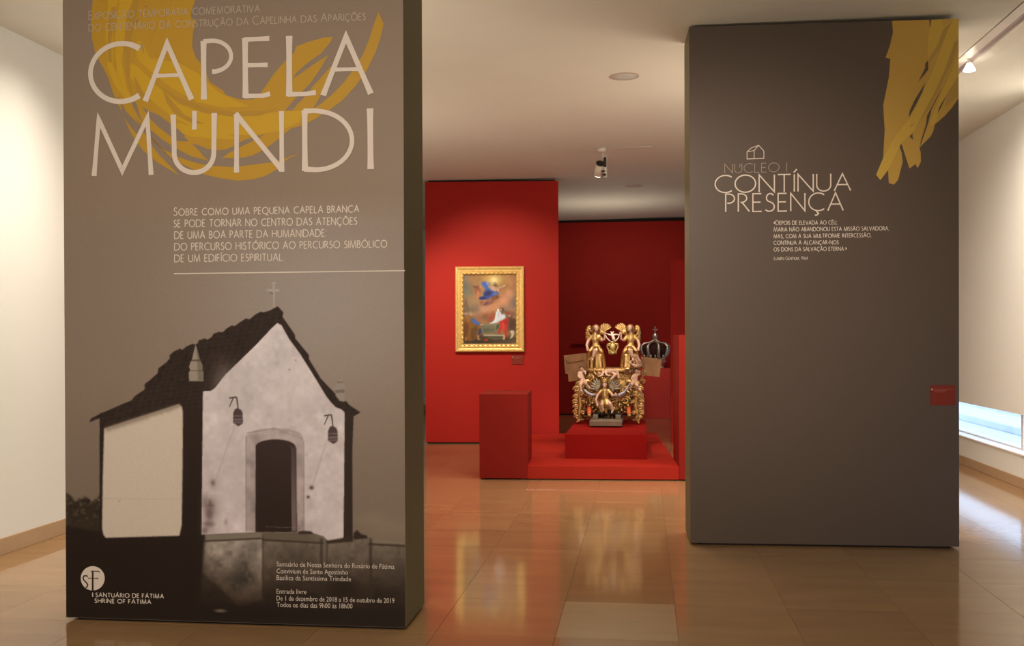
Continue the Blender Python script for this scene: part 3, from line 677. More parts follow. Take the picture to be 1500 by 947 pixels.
    gable = [(406.3,473.6),(412.3,477),(423,496),(440,519.4),(459,549.6),(478,581),(485,590),(492,597),(500,600),(505,604.5),(504.3,700),(503.3,786),(502,791),(480,792.5),(474,786),(463,782.5),(445,780),(384,779.5),(295.4,783.6),(296,700),(297.3,573.5),(309,573),(315,569),(330,549.6),(375,505.7),(398,481)]
    C.fill(u(gable), gab, .4)
    for a, b_, r1, r2, c_, al in ((312,708,3.2,4,(70,45,42),.75),(312,708,8,9,(150,125,120),.4),(308,742,8,11,(120,98,94),.75),(306,752,7,12,(110,88,84),.6),(306,770,10,14,(140,118,112),.6),(300,735,5,9,(120,100,96),.6),(331,765,2.5,5,(130,108,104),.5),(350,700,26,40,(184,164,158),.35),
            (456.5,715,3,2.6,(48,30,28),.95),(451.5,728.5,2.2,2,(56,38,34),.95),(424,542,1.2,1.2,(120,98,94),.9),(433,528,1.5,1.2,(130,110,104),.7),(330,560,20,26,(190,172,166),.4),(348,640,5,7,(230,214,208),.4),(500,650,8,10,(170,150,142),.4),(466,740,10,40,(215,200,194),.3),(396,545,22,18,(186,170,166),.3)):
        C.blob(*LPp.uv(a, b_), r1*px, r2*px, c_, al)
    C.fill(u(([(343,624),(345,624),(322,690),(315,708),(314,707),(320,688)])), (170,150,144), .5, .45); C.fill(u([(477,648),(478,648),(463,700),(458,714),(457,713),(461,698)]), (165,146,140), .5, .5)
    # doorway
    arch = [(360.7,779),(360.7,636)]+[(402+42*math.cos(math.radians(a)), 641-13.5*math.sin(math.radians(a))) for a in range(168, 10, -10)]+[(444.5,645),(445.5,780)]
    C.fill(u(arch), mixc((172,152,147), (160,139,132), (Y-640)/140)*(1+gt[..., None]*2), .5)
    C.fill(u([(359.8,640),(361.3,640),(361.3,779),(359.8,779)]), (128,106,100), .4, .7); C.fill(u([(361,634),(402,627),(444,643),(444,644),(402,628.5),(361,635.5)]), (140,120,114), .5, .7)
    C.fill(u([(444,646),(446,646),(446.5,780),(444.5,780)]), (140,118,112), .5, .6)
    door = [(374.3,780),(374.5,652)]+[(403.5+29.5*math.cos(math.radians(a)), 655-11*math.sin(math.radians(a))) for a in range(170, 8, -12)]+[(434,658),(435,780)]
    C.fill(u(door), mixc((52,35,32), (38,24,20), (Y-650)/100), .5)
    C.fill(u([(425,652),(433.5,657),(434.5,779),(426.5,779)]), mixc((70,52,48), (110,90,84), (Y-650)/100), .8)
    C.fill(u([(424,656),(426,656),(427.5,779),(425,779)]), (36,22,19), .5, .8)
    C.fill(u([(389,771.5),(436,773.5),(436,774.3),(389,772.3)]), (130,108,98), .4, .7)
    C.fill(u([(436,779.5),(444,778),(456,779),(460,783),(438,783)]), (52,38,32), .6)
    # right post and dark pillar between walls
    C.fill(u([(505,604),(518,609),(516.2,660),(516.8,788),(508,791),(503.3,791),(504.3,700)]), (42,29,24), .5)
    C.fill(u([(505.5,788),(517,786),(517,794),(480,797),(478,793)]), (50,36,28), .8)
    C.fill(u([(518,782),(523,777),(529,783),(537,785),(539,789),(518,791)]), (42,30,22), .8)
    # finials, cross, lamps
    C.fill(u([(286.5,504),(292.5,527),(296,534),(297,540),(295.5,543),(297.8,545),(298,558.7),(277,558.7),(276.7,545),(279,543),(277,538),(279,531),(281,527.5)]), (150,133,116), .4)
    C.fill(u([(287,506),(289,528),(290,558),(297.8,558),(297.5,545),(296,535),(292.5,527)]), (112,96,82), .9, .75); C.fill(u([(280,527),(293,527),(293,529.5),(280,529.5)]), (78,60,50), .4, .8); C.fill(u([(278,542.5),(297,542.5),(297,544),(278,544)]), (90,74,62), .4, .7)
    C.fill(u([(499.6,546),(501.5,559),(505.5,567),(506,572),(504.5,575.5),(505.3,589),(498,588),(491.5,580),(491.8,576),(488.5,573),(488.5,570),(493,563),(497,560)]), (148,131,119), .5); C.fill(u([(490,572),(505,571),(504.5,575.5),(492,576)]), (108,92,82), .6, .9); C.fill(u([(494,559.5),(502,559.5),(502,561.2),(494,561.2)]), (100,82,72), .4, .8)
    cc = (170,155,143)
    C.fill(u([(399.6,415),(402.3,415),(402.2,450),(400.2,450)]), cc, .35); C.fill(u([(390,424),(409,424),(409,428),(404,427.4),(396,427.4),(391,426)]), cc, .4); C.fill(u([(398,413.5),(404,413.5),(404,416),(398,416)]), cc, .4)
    C.fill(u([(395,427.5),(400,430),(400,432),(396,429.5)]), (90,74,64), .4, .8)
    def lamp(x, y, col):
        C.fill(u([(x-9.5,y-18.5),(x+1.5,y-20),(x+1.5,y-18),(x-9,y-16.5)]), col, .35); C.fill(u([(x-4,y-18),(x-2.5,y-17.5),(x-8.5,y-4),(x-9.5,y-4.5)]), col, .35); C.fill(u([(x+.5,y-19),(x+2.5,y-19),(x+4,y-8),(x+4.5,y-2),(x+3,y-2),(x+2,y-9)]), col, .35)
        C.fill(u([(x-1,y-1),(x+3,y-3),(x+8.5,y),(x+10.5,y+5),(x+10.8,y+19),(x+9,y+21),(x+4,y+24),(x,y+21),(x-3.5,y+19),(x-3.5,y+5)]), (74,55,54), .5)
        for k in (8, 13, 18): C.fill(u([(x-3,y+k),(x+10.5,y+k),(x+10.5,y+k+1.4),(x-3,y+k+1.4)]), (150,130,128), .4, .6)
        C.fill(u([(x-2,y+13),(x+9,y+13),(x+9,y+17),(x-2,y+17)]), (125,104,104), .7, .55)
    lamp(345, 601, (62,42,36)); lamp(484, 627, (72,52,46))
    C.blob(*LPp.uv(323, 895.5), 9*px, 2.4*px, (120,106,88), .8, 3)
    for a, b_, r1, r2 in ((308,737,2.2,5), (308,741,6,2.2), (307,754,5,7), (306,768,8,4), (300,778,5,5)): C.blob(*LPp.uv(a, b_), r1*px, r2*px, (104,82,78), .6, 3)
    C.c = np.clip(C.c*(1+.012*rng.normal(size=C.c.shape[:2]))[..., None], 0, 255)
    C.mesh('chapel_photograph_print', M_ink, lp, .0004)
chapel()

# ---- right panel prints
polys = []
C4 = (1230, 20, 3.64)
brush = [cv(*C4, [(280,33),(478,30),(470,160),(472,245),(455,275),(455,295),(420,365),(458,340),(400,470),(365,555),(365,590),(390,670),(375,655),(325,690),(335,700),(372,825),(385,812),(405,802),(415,822),(430,795),(432,740),(425,715),(440,700),(480,660),(500,620),(505,590),(560,540),(610,490),(637,450),(637,22),(484,26),(484,60),(478,30),(484,26)])]
main = cv(*C4, [(280,33),(478,29),(480,70),(486,29),(637,22),(637,450),(600,500),(560,545),(507,592),(500,625),(485,655),(455,685),(425,715),(432,740),(433,790),(416,824),(404,803),(372,826),(328,690),(320,690),(316,705),(330,740),(336,790),(312,885),(290,912),(262,905),(258,835),(217,888),(194,860),(232,770),(240,620),(232,490),(262,340),(270,240),(244,235),(268,170),(284,100)])
rgap = [cv(*C4, [(472,248),(472,300),(418,366),(455,290),(456,265)]), cv(*C4, [(456,368),(440,420),(405,490),(368,556),(372,520),(400,460)]), cv(*C4, [(545,393),(530,430),(490,510),(470,590),(428,710),(432,680),(460,590),(465,545),(500,480)]),
        cv(*C4, [(575,425),(550,480),(520,540),(530,500)]), cv(*C4, [(388,640),(390,675),(372,655)]), cv(*C4, [(403,575),(380,600),(378,608)]), cv(*C4, [(478,28),(488,28),(482,75)])]
UVr = lambda pts: [(min(a, RPp.L-.0005), min(v, 3.651)) for a, v in RPp.uvs(pts)]
M_go1 = mat('panel_ochre', (.55, .36, .075), .45); M_go2 = mat('panel_bright_ochre', (.62, .43, .075), .45); M_go3 = mat('panel_deep_ochre', (.46, .31, .075), .45)
flat(rp, 'ochre_brush_print', M_go1, [UVr(main)], .0006)
for k_, g in enumerate([UVr(cv(*C4, p)) for p in (
    [(560,60),(600,30),(637,24),(637,120),(600,200),(560,330),(500,450),(460,540),(400,620),(330,690),(258,830),(217,888),(194,860),(232,770),(300,650),(380,550),(440,430),(500,300),(545,180)],
    [(490,30),(545,30),(560,90),(530,150),(470,250),(472,120)], [(637,200),(637,330),(575,420),(505,590),(475,600),(540,430),(600,300)])]):
    flat(rp, 'bright_brush_streak', M_go2, [g], .0008+.0001*k_)
for k_, g in enumerate([UVr(cv(*C4, p)) for p in (
    [(605,28),(580,80),(545,170),(480,260),(475,240),(520,170),(550,90)], [(632,142),(600,260),(540,380),(470,520),(400,620),(440,540),(500,430),(560,300),(612,150)], [(637,330),(637,440),(560,500),(575,420)])]):
    flat(rp, 'deep_brush_streak', M_go3, [g], .0012+.0001*k_)
for g in rgap: flat(rp, 'brush_gap', M_brown, [UVr(g)], .0016)
PR = abs(RPp.uv(1201, 300)[0]-RPp.uv(1200, 300)[0]); C5 = (1030, 200, 4.983)
hl = []
for P in ([(320,113),(372,103),(372,163),(320,165),(320,113)], [(372,103),(405,65),(443,108),(443,161),(372,163)], [(405,65),(350,85),(320,113)], [(372,103),(385,88),(405,65)]):
    hl += ribbon(RPp.uvs(cv(*C5, P)), 1.0*PR)
flat(rp, 'house_outline_symbol', M_letterp, hl, .0018)
for k_, P_ in enumerate(stroke_text(RPp, 'NUCLEO I', (1061.5,253.8), (1152.5,251.6), 13.2, 1.0, gap=.2, space=.5, letters=True)):
    flat(rp, 'letter', M_letterg, P_+(ribbon(RPp.uvs([(1083.8,240.5),(1083.6,245.5)]), 1.0*PR) if k_ == 1 else []), .0018)
for P_ in stroke_text(RPp, 'CONTÍNUA', (1047.5,282.6), (1246,279.5), 25.2, 1.9, gap=.17, letters=True)+stroke_text(RPp, 'PRESENÇA', (1063,310.6), (1235,308.4), 26, 1.9, gap=.2, letters=True):
    flat(rp, 'letter', M_letterp, P_, .0018)
for tx, a, c in (('«Depois de elevada ao céu,', (1133.5,329.6), (1226,328.8)), ('Maria não abandonou esta missão salvadora,', (1133.5,339.4), (1302,337.4)), ('mas, com a sua multiforme intercessão,', (1133.5,349.2), (1276,347.6)),
                 ('continua a alcançar-nos', (1133.5,358.6), (1228,358)), ('os dons da salvação eterna.»', (1133.5,368.4), (1240,367.4))):
    flat(rp, 'quotation_line', M_letterp, stroke_text(RPp, tx, a, c, 6.2, .75, small=.88), .0018)
flat(rp, 'source_line', M_letterp, stroke_text(RPp, 'Lumen Gentium, 1964', (1134,381), (1183,380.6), 4.4, .5, small=.85), .0018)

def caption(label, pl, x0, y0, x1, y1, th, small=False):
    a = pl.uv(x0, y1); c = pl.uv(x1, y0)
    o = thing('caption_plate', label, 'caption plate', tuple(pl.A+pl.d*a[0]+np.array([0, 0, a[1]])), pl.rz)
    W_, H_ = c[0]-a[0], c[1]-a[1]
    MB().box((0, -th, 0), (W_, -.0025, H_), .0008).build('plate', M_caption, o)
    b = MB()
    for v, l in ((.79, .92), (.72, .66), (.65, .58)): b.add([(W_*.14, -th-.0006, H_*v), (W_*l, -th-.0006, H_*v), (W_*l, -th-.0006, H_*(v+.03)), (W_*.14, -th-.0006, H_*(v+.03))], [(0, 1, 2, 3)])
    b.build('text_lines', M_captiontxt, o)
    MB().ell((W_*.065, -th-.0006, H_*.79), (W_*.028, .0006, H_*.045)).build('white_number_mark', M_letterp, o)
    return o
caption('dark red caption plate on the lower right edge of the brown panel', RPp, 1362.5, 564.6, 1399, 594, .006)
caption('small dark red caption plate on the red wall below the gilt frame', RW, 749.5, 520.5, 767, 534.3, .01)

# ------------------------------------------------------------------ framed painting on the red wall
a = RW.uv(667.7, 516); c = RW.uv(767.7, 390.6); FW, FH = c[0]-a[0], c[1]-a[1]
fr = thing('framed_painting', 'oil painting of robed figures in a wide gilt frame on the red wall', 'painting', tuple(RW.A+RW.d*a[0]+np.array([0, 0, a[1]])), RW.rz)
prof = [(0, -.002), (0, -.05), (.012, -.062), (.03, -.060), (.036, -.044), (.052, -.040), (.066, -.046), (.074, -.040), (.082, -.046), (.098, -.042), (.105, -.024), (.112, -.014)]
b = MB()
corners = [(0, 0, 1, 1), (FW, 0, -1, 1), (FW, FH, -1, -1), (0, FH, 1, -1)]
V = [(x+sx*d, y, z+sz*d) for x, z, sx, sz in corners for d, y in prof]; m_ = len(prof)
b.add(V, [(i*m_+j, ((i+1) % 4)*m_+j, ((i+1) % 4)*m_+j+1, i*m_+j+1) for i in range(4) for j in range(m_-1)])
b.build('frame', M_frame, fr)
for nm, ins, yy, r, stp in (('inner_beading', .097, -.043, .0135, .062), ('outer_beading', .020, -.061, .007, .022)):
    b = MB(); 
    for x0, z0, x1, z1 in ((ins, ins, FW-ins, ins), (ins, FH-ins, FW-ins, FH-ins), (ins, ins, ins, FH-ins), (FW-ins, ins, FW-ins, FH-ins)):
        L = math.hypot(x1-x0, z1-z0); n = int(L/stp)
        for i in range(n): b.ell((x0+(x1-x0)*(i+.5)/n, yy, z0+(z1-z0)*(i+.5)/n), (r*(1.6 if z0 == z1 else 1), r*.8, r*(1.6 if x0 == x1 else 1)), 8)
    o = b.build(nm, M_frame, fr, True); o['kind'] = 'stuff'
def painting():
    C = Canvas(.108, FW-.108, .108, FH-.108, .0042)
    W_, H_ = C.u1-C.u0, C.v1-C.v0
    def q(x, y): return (C.u0+(x-175)/450*W_, C.v0+(735-y)/605*H_)
    sx, sy = W_/450, H_/605
    def B(x, y, rx, ry, col, al=1, p=2, rot=0): C.blob(*q(x, y), rx*sx, ry*sy, col, al, p, rot)
    def P(pts, col, soft=.8, al=1): C.fill([q(*p) for p in pts], col, soft, al)
    C.c[:] = (150, 104, 62)
    nz = fractal(C.h, C.w, [(6, .06), (16, .05), (40, .04)])
    B(200,200,50,110,(92,92,78),.95,3); B(200,290,60,40,(112,108,86),.8); B(600,360,50,90,(88,88,84),.9,3); B(610,200,30,80,(150,92,58),.8); B(560,180,50,60,(196,128,78),.8); B(250,170,50,50,(160,108,76),.8)
    B(290,150,70,40,(142,94,42),.7); B(430,175,150,80,(160,112,44),.85); B(440,175,70,60,(222,180,100),.95); B(440,185,28,30,(245,220,150),.8); B(520,260,60,60,(140,92,46),.7)
    B(560,300,60,50,(205,136,92),.85); B(520,360,70,60,(212,140,98),.8); B(450,400,110,40,(200,132,86),.8); B(350,440,80,50,(206,142,106),.8); B(300,380,60,40,(168,130,92),.7); B(230,400,60,60,(140,112,82),.8); B(540,420,60,30,(150,120,100),.6); B(600,440,40,30,(190,126,96),.6)
    P([(195,325),(215,380),(222,450),(175,460),(180,390)], (112,84,58), 2)
    B(240,440,60,30,(105,88,70),.7); B(290,430,26,40,(122,100,78),.6)
    # angels and upper figure
    B(285,240,30,14,(96,54,36),.9,3,-.2); B(300,262,26,34,(122,66,38),.9,3); B(300,290,14,26,(196,112,74),.85,3); B(322,235,12,22,(190,120,78),.8); B(292,330,8,30,(180,110,74),.8,3,.4); B(270,318,10,10,(172,106,70),.7)
    B(365,215,40,24,(64,96,160),.95,4); B(378,212,12,10,(178,140,110),.8); P([(330,195),(352,190),(380,220),(400,250),(420,262),(405,280),(370,275),(350,240)], (58,88,152), 1.5)
    P([(345,285),(365,262),(420,265),(470,285),(475,305),(440,310),(425,340),(410,325),(385,345),(330,350),(308,340),(320,325),(345,315)], (46,68,132), 1.5)
    P([(355,290),(385,272),(420,280),(405,310),(370,320),(350,312)], (28,34,78), 2); P([(310,330),(350,322),(380,335),(350,350),(312,345)], (30,36,84), 1.5); P([(418,300),(450,285),(475,290),(465,302),(435,310)], (72,104,176), 1.2)
    B(430,250,26,22,(196,150,128),.95,3); B(445,268,14,12,(200,156,130),.9); B(484,245,30,7,(188,146,122),.9,3,.35); B(520,230,14,6,(206,160,130),.9,3,.5); B(398,236,14,8,(188,140,118),.8); B(440,215,13,18,(88,60,34),.95,3); B(437,208,8,12,(206,172,128),.95,3); B(455,225,12,12,(92,62,34),.8); B(470,265,7,16,(210,170,140),.8,3,.6)
    B(380,375,60,22,(122,70,54),.9,3,.25); B(440,335,40,20,(120,66,42),.85,3,.3); B(362,385,18,9,(60,56,104),.9,3,.4); B(345,380,22,10,(172,100,52),.8,3,.6); B(400,360,26,10,(160,100,84),.7,3,.4); B(462,325,18,16,(106,60,36),.8); B(330,370,14,14,(130,72,40),.8)
    # lower crowd and ground
    B(220,640,110,130,(88,56,32),.9,4); B(400,700,300,44,(62,46,30),.95,4); B(590,560,50,80,(70,44,34),.9,3); B(560,470,50,20,(120,84,66),.7); B(610,500,20,14,(170,114,88),.7)
    B(300,500,40,40,(150,100,80),.7); B(370,500,60,40,(150,84,56),.85,3); B(360,490,16,18,(130,80,46),.9,3); B(362,512,30,22,(120,96,62),.7); B(430,462,15,18,(160,98,62),.95,3); B(432,500,34,34,(158,76,50),.9,3); B(400,520,26,26,(150,70,48),.8)
    B(240,470,16,17,(190,150,108),.95,3); B(232,458,18,10,(150,110,72),.8); B(190,470,20,8,(180,160,140),.7); B(185,500,12,26,(120,84,60),.8); B(262,478,12,16,(170,130,96),.8)
    P([(232,515),(262,512),(300,545),(320,565),(300,575),(262,560),(240,545)], (60,90,156), 1.5); P([(310,600),(325,600),(328,640),(295,655),(300,620)], (40,58,108), 1.5)
    P([(178,520),(205,500),(235,520),(262,560),(310,580),(305,620),(270,700),(235,712),(185,690),(176,600)], (130,82,24), 2); P([(178,560),(205,520),(222,560),(215,640),(190,690),(176,660)], (104,58,24), 2); P([(235,600),(290,580),(300,610),(262,700),(240,700)], (92,58,26), 2.5); B(212,530,14,30,(170,110,34),.7)
    B(300,675,9,20,(196,132,84),.95,3); B(308,693,14,6,(190,124,78),.9,3); B(195,690,9,16,(180,112,64),.9,3)
    P([(312,572),(330,560),(470,556),(520,560),(478,572),(330,578)], (128,118,88), 1); P([(330,575),(470,572),(462,600),(455,640),(340,640),(325,600)], (112,104,78), 1.2); P([(340,600),(440,596),(430,625),(350,625)], (96,90,66), 1.5); P([(345,650),(520,655),(520,668),(345,665)], (160,150,120), .8); P([(345,655),(345,668),(520,672),(520,690),(440,700),(380,680),(340,670)], (84,76,54), 1.5)
    B(330,565,14,5,(196,140,100),.9,3)
    P([(440,520),(452,460),(470,430),(482,440),(500,480),(530,470),(535,500),(520,525),(470,545),(420,558),(388,558),(410,548),(430,535)], (206,202,196), .8); P([(470,450),(480,450),(485,490),(465,510)], (176,176,178), 1.5, .8); P([(450,540),(500,515),(530,500),(525,520),(470,545)], (170,170,170), 1.2, .7); B(470,437,7,9,(235,235,230),.9,3)
    B(503,437,17,20,(84,44,22),.95,3); B(496,437,9,12,(206,150,112),.95,3); B(545,470,20,24,(112,92,70),.9,3); P([(525,450),(560,458),(575,490),(545,470)], (178,48,40), 1.2); B(520,452,16,20,(90,84,70),.7); B(566,490,9,8,(200,150,118),.9)
    P([(480,540),(520,520),(560,512),(555,560),(545,610),(540,680),(528,680),(525,640),(505,600),(490,620),(488,645),(465,640),(480,590)], (186,44,34), 1); P([(500,560),(520,550),(530,600),(520,640),(508,600)], (210,68,52), 1.5, .8); P([(520,540),(550,520),(548,560),(530,560)], (140,28,24), 1.5, .7)
    P([(455,570),(480,560),(475,600),(455,610)], (66,74,58), 1.2); B(520,675,8,22,(206,158,124),.95,3); B(516,690,10,7,(212,164,130),.9,3); B(478,632,12,10,(150,76,50),.8)
    P([(565,625),(590,615),(608,625),(605,650),(590,680),(565,692),(580,670),(582,645)], (190,180,148), 1); P([(350,700),(375,688),(385,700),(365,718),(345,715)], (178,52,28), 1); B(320,715,120,10,(50,44,30),.8,4); B(560,715,80,20,(80,72,50),.6,3); B(270,712,20,8,(44,48,70),.6)
    P([(175,735),(175,620),(180,735)], (40,30,20), 1)
    C.c = np.clip(C.c*(1+nz[..., None]*.5), 0, 255)
    C.mesh('canvas_picture', M_paint, fr, .012, k=.95)
    MB().box((.1, -.011, .1), (FW-.1, -.003, FH-.1)).build('backing_board', M_blockw, fr)
painting()

# ------------------------------------------------------------------ gilded processional sculpture
S = 12.6/1500
def G(x, y, d=0): return ((x-892)*S, d, (620.5-y)*S)
def rad(p): return p*S
SCY = 12.6
sc = thing('gilded_sculpture', 'ornate gilded carved litter with winged angels standing on the red pedestal', 'sculpture', (-.4227, SCY, .408))
def figure(name, parent, parts, m, vox=.007, smooth=2):
    """one continuous surface grown over tapered limbs: parts are chains [(x,y,d,r px)] or ('e',x,y,d,rx,ry,rz)"""
    b = MB()
    for p in parts:
        if p[0] == 'e': b.ell(G(p[1], p[2], p[3]), (rad(p[4]), rad(p[5]), rad(p[6])), 14)
        else: b.tube([(*G(x, y, d), rad(r)) for x, y, d, r in p], 10)
    o = b.build(name, m, parent, True)
    r = o.modifiers.new('remesh', 'REMESH'); r.mode = 'VOXEL'; r.voxel_size = vox; r.use_smooth_shade = True
    if smooth: k = o.modifiers.new('smooth', 'SMOOTH'); k.iterations = smooth; k.factor = .5
    return o
def curl(b, c, R_, r, ang=0, turns=1.4, flip=1, tilt=0, n=14):
    pts = []
    for i in range(n+1):
        t_ = i/n; a_ = ang+flip*turns*2*math.pi*t_; rr = R_*(1-.8*t_)
        pts.append((c[0]+rr*math.cos(a_), c[1]+tilt*rr*math.cos(a_)-r*.6*t_, c[2]+rr*math.sin(a_), r*(1-.45*t_)))
    b.tube(pts, 6)
def leaf(b, c, L, ang, wdt, lift=.01, tilt=0):
    """curling acanthus leaf, closed thick"""
    d = (math.cos(ang), math.sin(ang)); nn = (-d[1], d[0]); vs = []
    st_ = [(0, .35), (.25, 1), (.5, .85), (.8, .5), (1, .06)]
    for t_, w_ in st_:
        px, pz = c[0]+d[0]*L*t_, c[2]+d[1]*L*t_; yy = c[1]-lift*math.sin(t_*2.6)*1.6+tilt*t_
        vs += [(px-nn[0]*wdt*w_, yy+.008, pz-nn[1]*wdt*w_), (px, yy-.006, pz), (px+nn[0]*wdt*w_, yy+.008, pz+nn[1]*wdt*w_), (px, yy+.014, pz)]
    fs = [(i*4+k, i*4+(k+1) % 4, i*4+4+(k+1) % 4, i*4+4+k) for i in range(4) for k in range(4)]+[(3, 2, 1, 0), (16, 17, 18, 19)]
    b.add(vs, fs)
# tub body: bombe form
prof = [(10, 617), (14, 613), (20, 608), (27, 601), (33, 592), (38, 581), (41, 572), (38, 562), (34, 554), (31.5, 549), (34.5, 547), (35, 544.5), (33, 542), (30, 541)]
NB = 64; b = MB(); vs_ = []; DR = .62
def bodyr(r_px, z_px, k):
    a_ = 2*math.pi*k/NB; w_ = 1+.05*math.sin(a_*8+z_px*.35)+.03*math.sin(a_*17-z_px*.9)
    return (893-892)*S+r_px*S*w_*math.cos(a_), r_px*S*DR*w_*math.sin(a_)
fine = []
for i in range(len(prof)-1):
    for t_ in (0, .34, .67): fine.append((prof[i][0]*(1-t_)+prof[i+1][0]*t_, prof[i][1]*(1-t_)+prof[i+1][1]*t_))
fine.append(prof[-1])
for r_, z_ in fine:
    for k in range(NB): x, y = bodyr(r_, z_, k); vs_.append((x, y, (620.5-z_)*S))
b.add(vs_, [(i*NB+k, i*NB+(k+1) % NB, (i+1)*NB+(k+1) % NB, (i+1)*NB+k) for i in range(len(fine)-1) for k in range(NB)]+[tuple(range(NB-1, -1, -1)), tuple((len(fine)-1)*NB+k for k in range(NB))])
b.build('tub_body', M_giltd, sc, True)
def surf(x, y, lift=0):
    """front surface of the tub at photo position x,y"""
    r_ = np.interp(y, [p[1] for p in prof[::-1]], [p[0] for p in prof[::-1]]); k = (x-893)/max(r_, 1); k = max(-.98, min(.98, k))
    return G(x, y, -r_*S*DR*math.sqrt(1-k*k)-lift)
b = MB(); rr = random.Random(5)
for i in range(170):
    y = rr.uniform(549, 613); r_ = np.interp(y, [p[1] for p in prof[::-1]], [p[0] for p in prof[::-1]]); x = 893+rr.uniform(-.93, .93)*r_
    R_ = rr.uniform(2.2, 5.0)*S; c_ = surf(x, y, .004)
    if rr.random() < .6: curl(b, c_, R_, R_*.26, rr.uniform(0, 6.28), rr.uniform(1, 1.7), rr.choice((-1, 1)))
    else: leaf(b, c_, R_*2.6, rr.uniform(0, 6.28), R_*.62, .02)
for sgn in (-1, 1):   # bold symmetric scrolls of the lower front
    for x, y, R_ in ((14, 596, 5), (24, 588, 6.5), (33, 578, 5.5), (9, 606, 4), (20, 604, 5), (28, 597, 5), (34, 566, 5), (25, 572, 5)):
        curl(b, surf(893+sgn*x, y, .015), R_*S, R_*S*.3, 1.57-sgn*1.2, 1.6, sgn)
    for k in range(7): leaf(b, surf(893+sgn*(4+k*4.2), 608-k*3.3, .02), 8*S, -1.57+sgn*(.25+.08*k), 2.2*S, .03)
o = b.build('carved_scrollwork', M_gilt, sc, True); o['kind'] = 'stuff'
b = MB()   # gadrooned rim
for k in range(46):
    a_ = math.pi+math.pi*k/45; b.ell((S+33.6*S*math.cos(a_), 33.6*S*DR*math.sin(a_), (620.5-545)*S), (2.1*S, 2.1*S, 3.2*S), 8)
b.build('gadrooned_rim', M_gilt, sc, True)['kind'] = 'stuff'
# four scroll legs
def leg(sg, back=False):
    d0 = -.12 if not back else .34; b = MB(); cx_ = 892
    P = [(26, 560), (34, 561), (40, 567), (42, 575), (41, 584), (39.5, 594), (41, 602), (42, 610), (40, 617), (36, 616.5)]
    W_ = [3.5, 5, 6.5, 7, 6.5, 5.5, 6, 5, 4.2, 3]
    b.tube([(*G(cx_+sg*x, y, d0), w_*S*.8) for (x, y), w_ in zip(P, W_)], 12)
    for i, (x, y, R_) in enumerate(((46, 572, 5), (47, 583, 4.2), (48, 590, 4), (47, 598, 4.4), (48, 605, 3.6), (46, 612, 3.6), (43, 617, 2.6), (38, 567, 5), (39, 578, 4.2), (37, 606, 3.5), (42, 565, 4.5), (36, 590, 3))):
        curl(b, G(cx_+sg*x*.985, y, d0-.045), R_*S*.9, R_*S*.34, 1.5-sg*1.57, 1.5, sg)
        if i % 2: continue
        leaf(b, G(cx_+sg*(x-1), y, d0-.03), 6*S, (0 if sg > 0 else math.pi)-sg*.9+.3*math.sin(i*2), 1.9*S, .02)
    o = b.build('scroll_leg', M_gilt, sc, True); return o
for sg in (-1, 1):
    leg(sg); leg(sg, True)
for x, nm in ((865, 0), (921, 1)):
    dx = -1 if x < 892 else -1
    p = MB().tube([(*G(x+2, 606.5, -.52), 2.6*S), (*G(x, 598, -.1), 3.1*S), (*G(x-1, 594, .5), 3.1*S)], 14, False).build('carrying_pole', M_orange, sc, True)
    MB().tube([(*G(x+2.2, 607.6, -.545), 2.9*S), (*G(x+2, 606.4, -.515), 2.9*S)], 14, False).build('pole_end', M_giltd, p, True)
# support below
MB().box(G(868, 629.3, -.0)[:1]+(-.62, .0), (G(913, 0)[0], .25, .062), .004).build('support_board', M_blockw, sc)
for x in (875, 907): MB().box((G(x, 0)[0]-.03, -.42, .062), (G(x, 0)[0]+.03, .2, .115), .003).build('support_block', M_blockw, sc)
MB().box((G(873, 0)[0], -.3, .115), (G(912, 0)[0], .2, .13), .002).build('support_plate', M_dark, sc)
# boards left and right
def board(pts, d, lab):
    o = MB().slab([(G(x, y)[0], G(x, y)[2]) for x, y in pts], d, d+.02).build('wooden_board', M_board, sc); o['label'] = lab
    return o
o = board([(827,523.4),(861.5,519.6),(863.5,545),(863,558),(834,562),(833.2,551),(829,549.6)], -.02, 'worn brown board with a raised flap, left side')
MB().slab([(G(x, y)[0], G(x, y)[2]) for x, y in ((828.5,525.5),(853,522.5),(855,530.5),(846,532),(833,533.8),(831,531))], -.03, -.02).build('board_flap', M_board, o)
MB().slab([(G(x, y)[0], G(x, y)[2]) for x, y in ((856,520.5),(861.5,519.8),(863,545),(858,545))], -.03, -.02).build('board_edge_strip', M_board, o)
o = board([(939,525),(969,529.7),(965.8,555),(941,552)], .0, 'plain brown board, right side')
MB().slab([(G(x, y)[0], G(x, y)[2]) for x, y in ((940,525.5),(945,526.2),(943,552),(941,551.8))], -.008, .0).build('board_edge_strip', M_board, o)
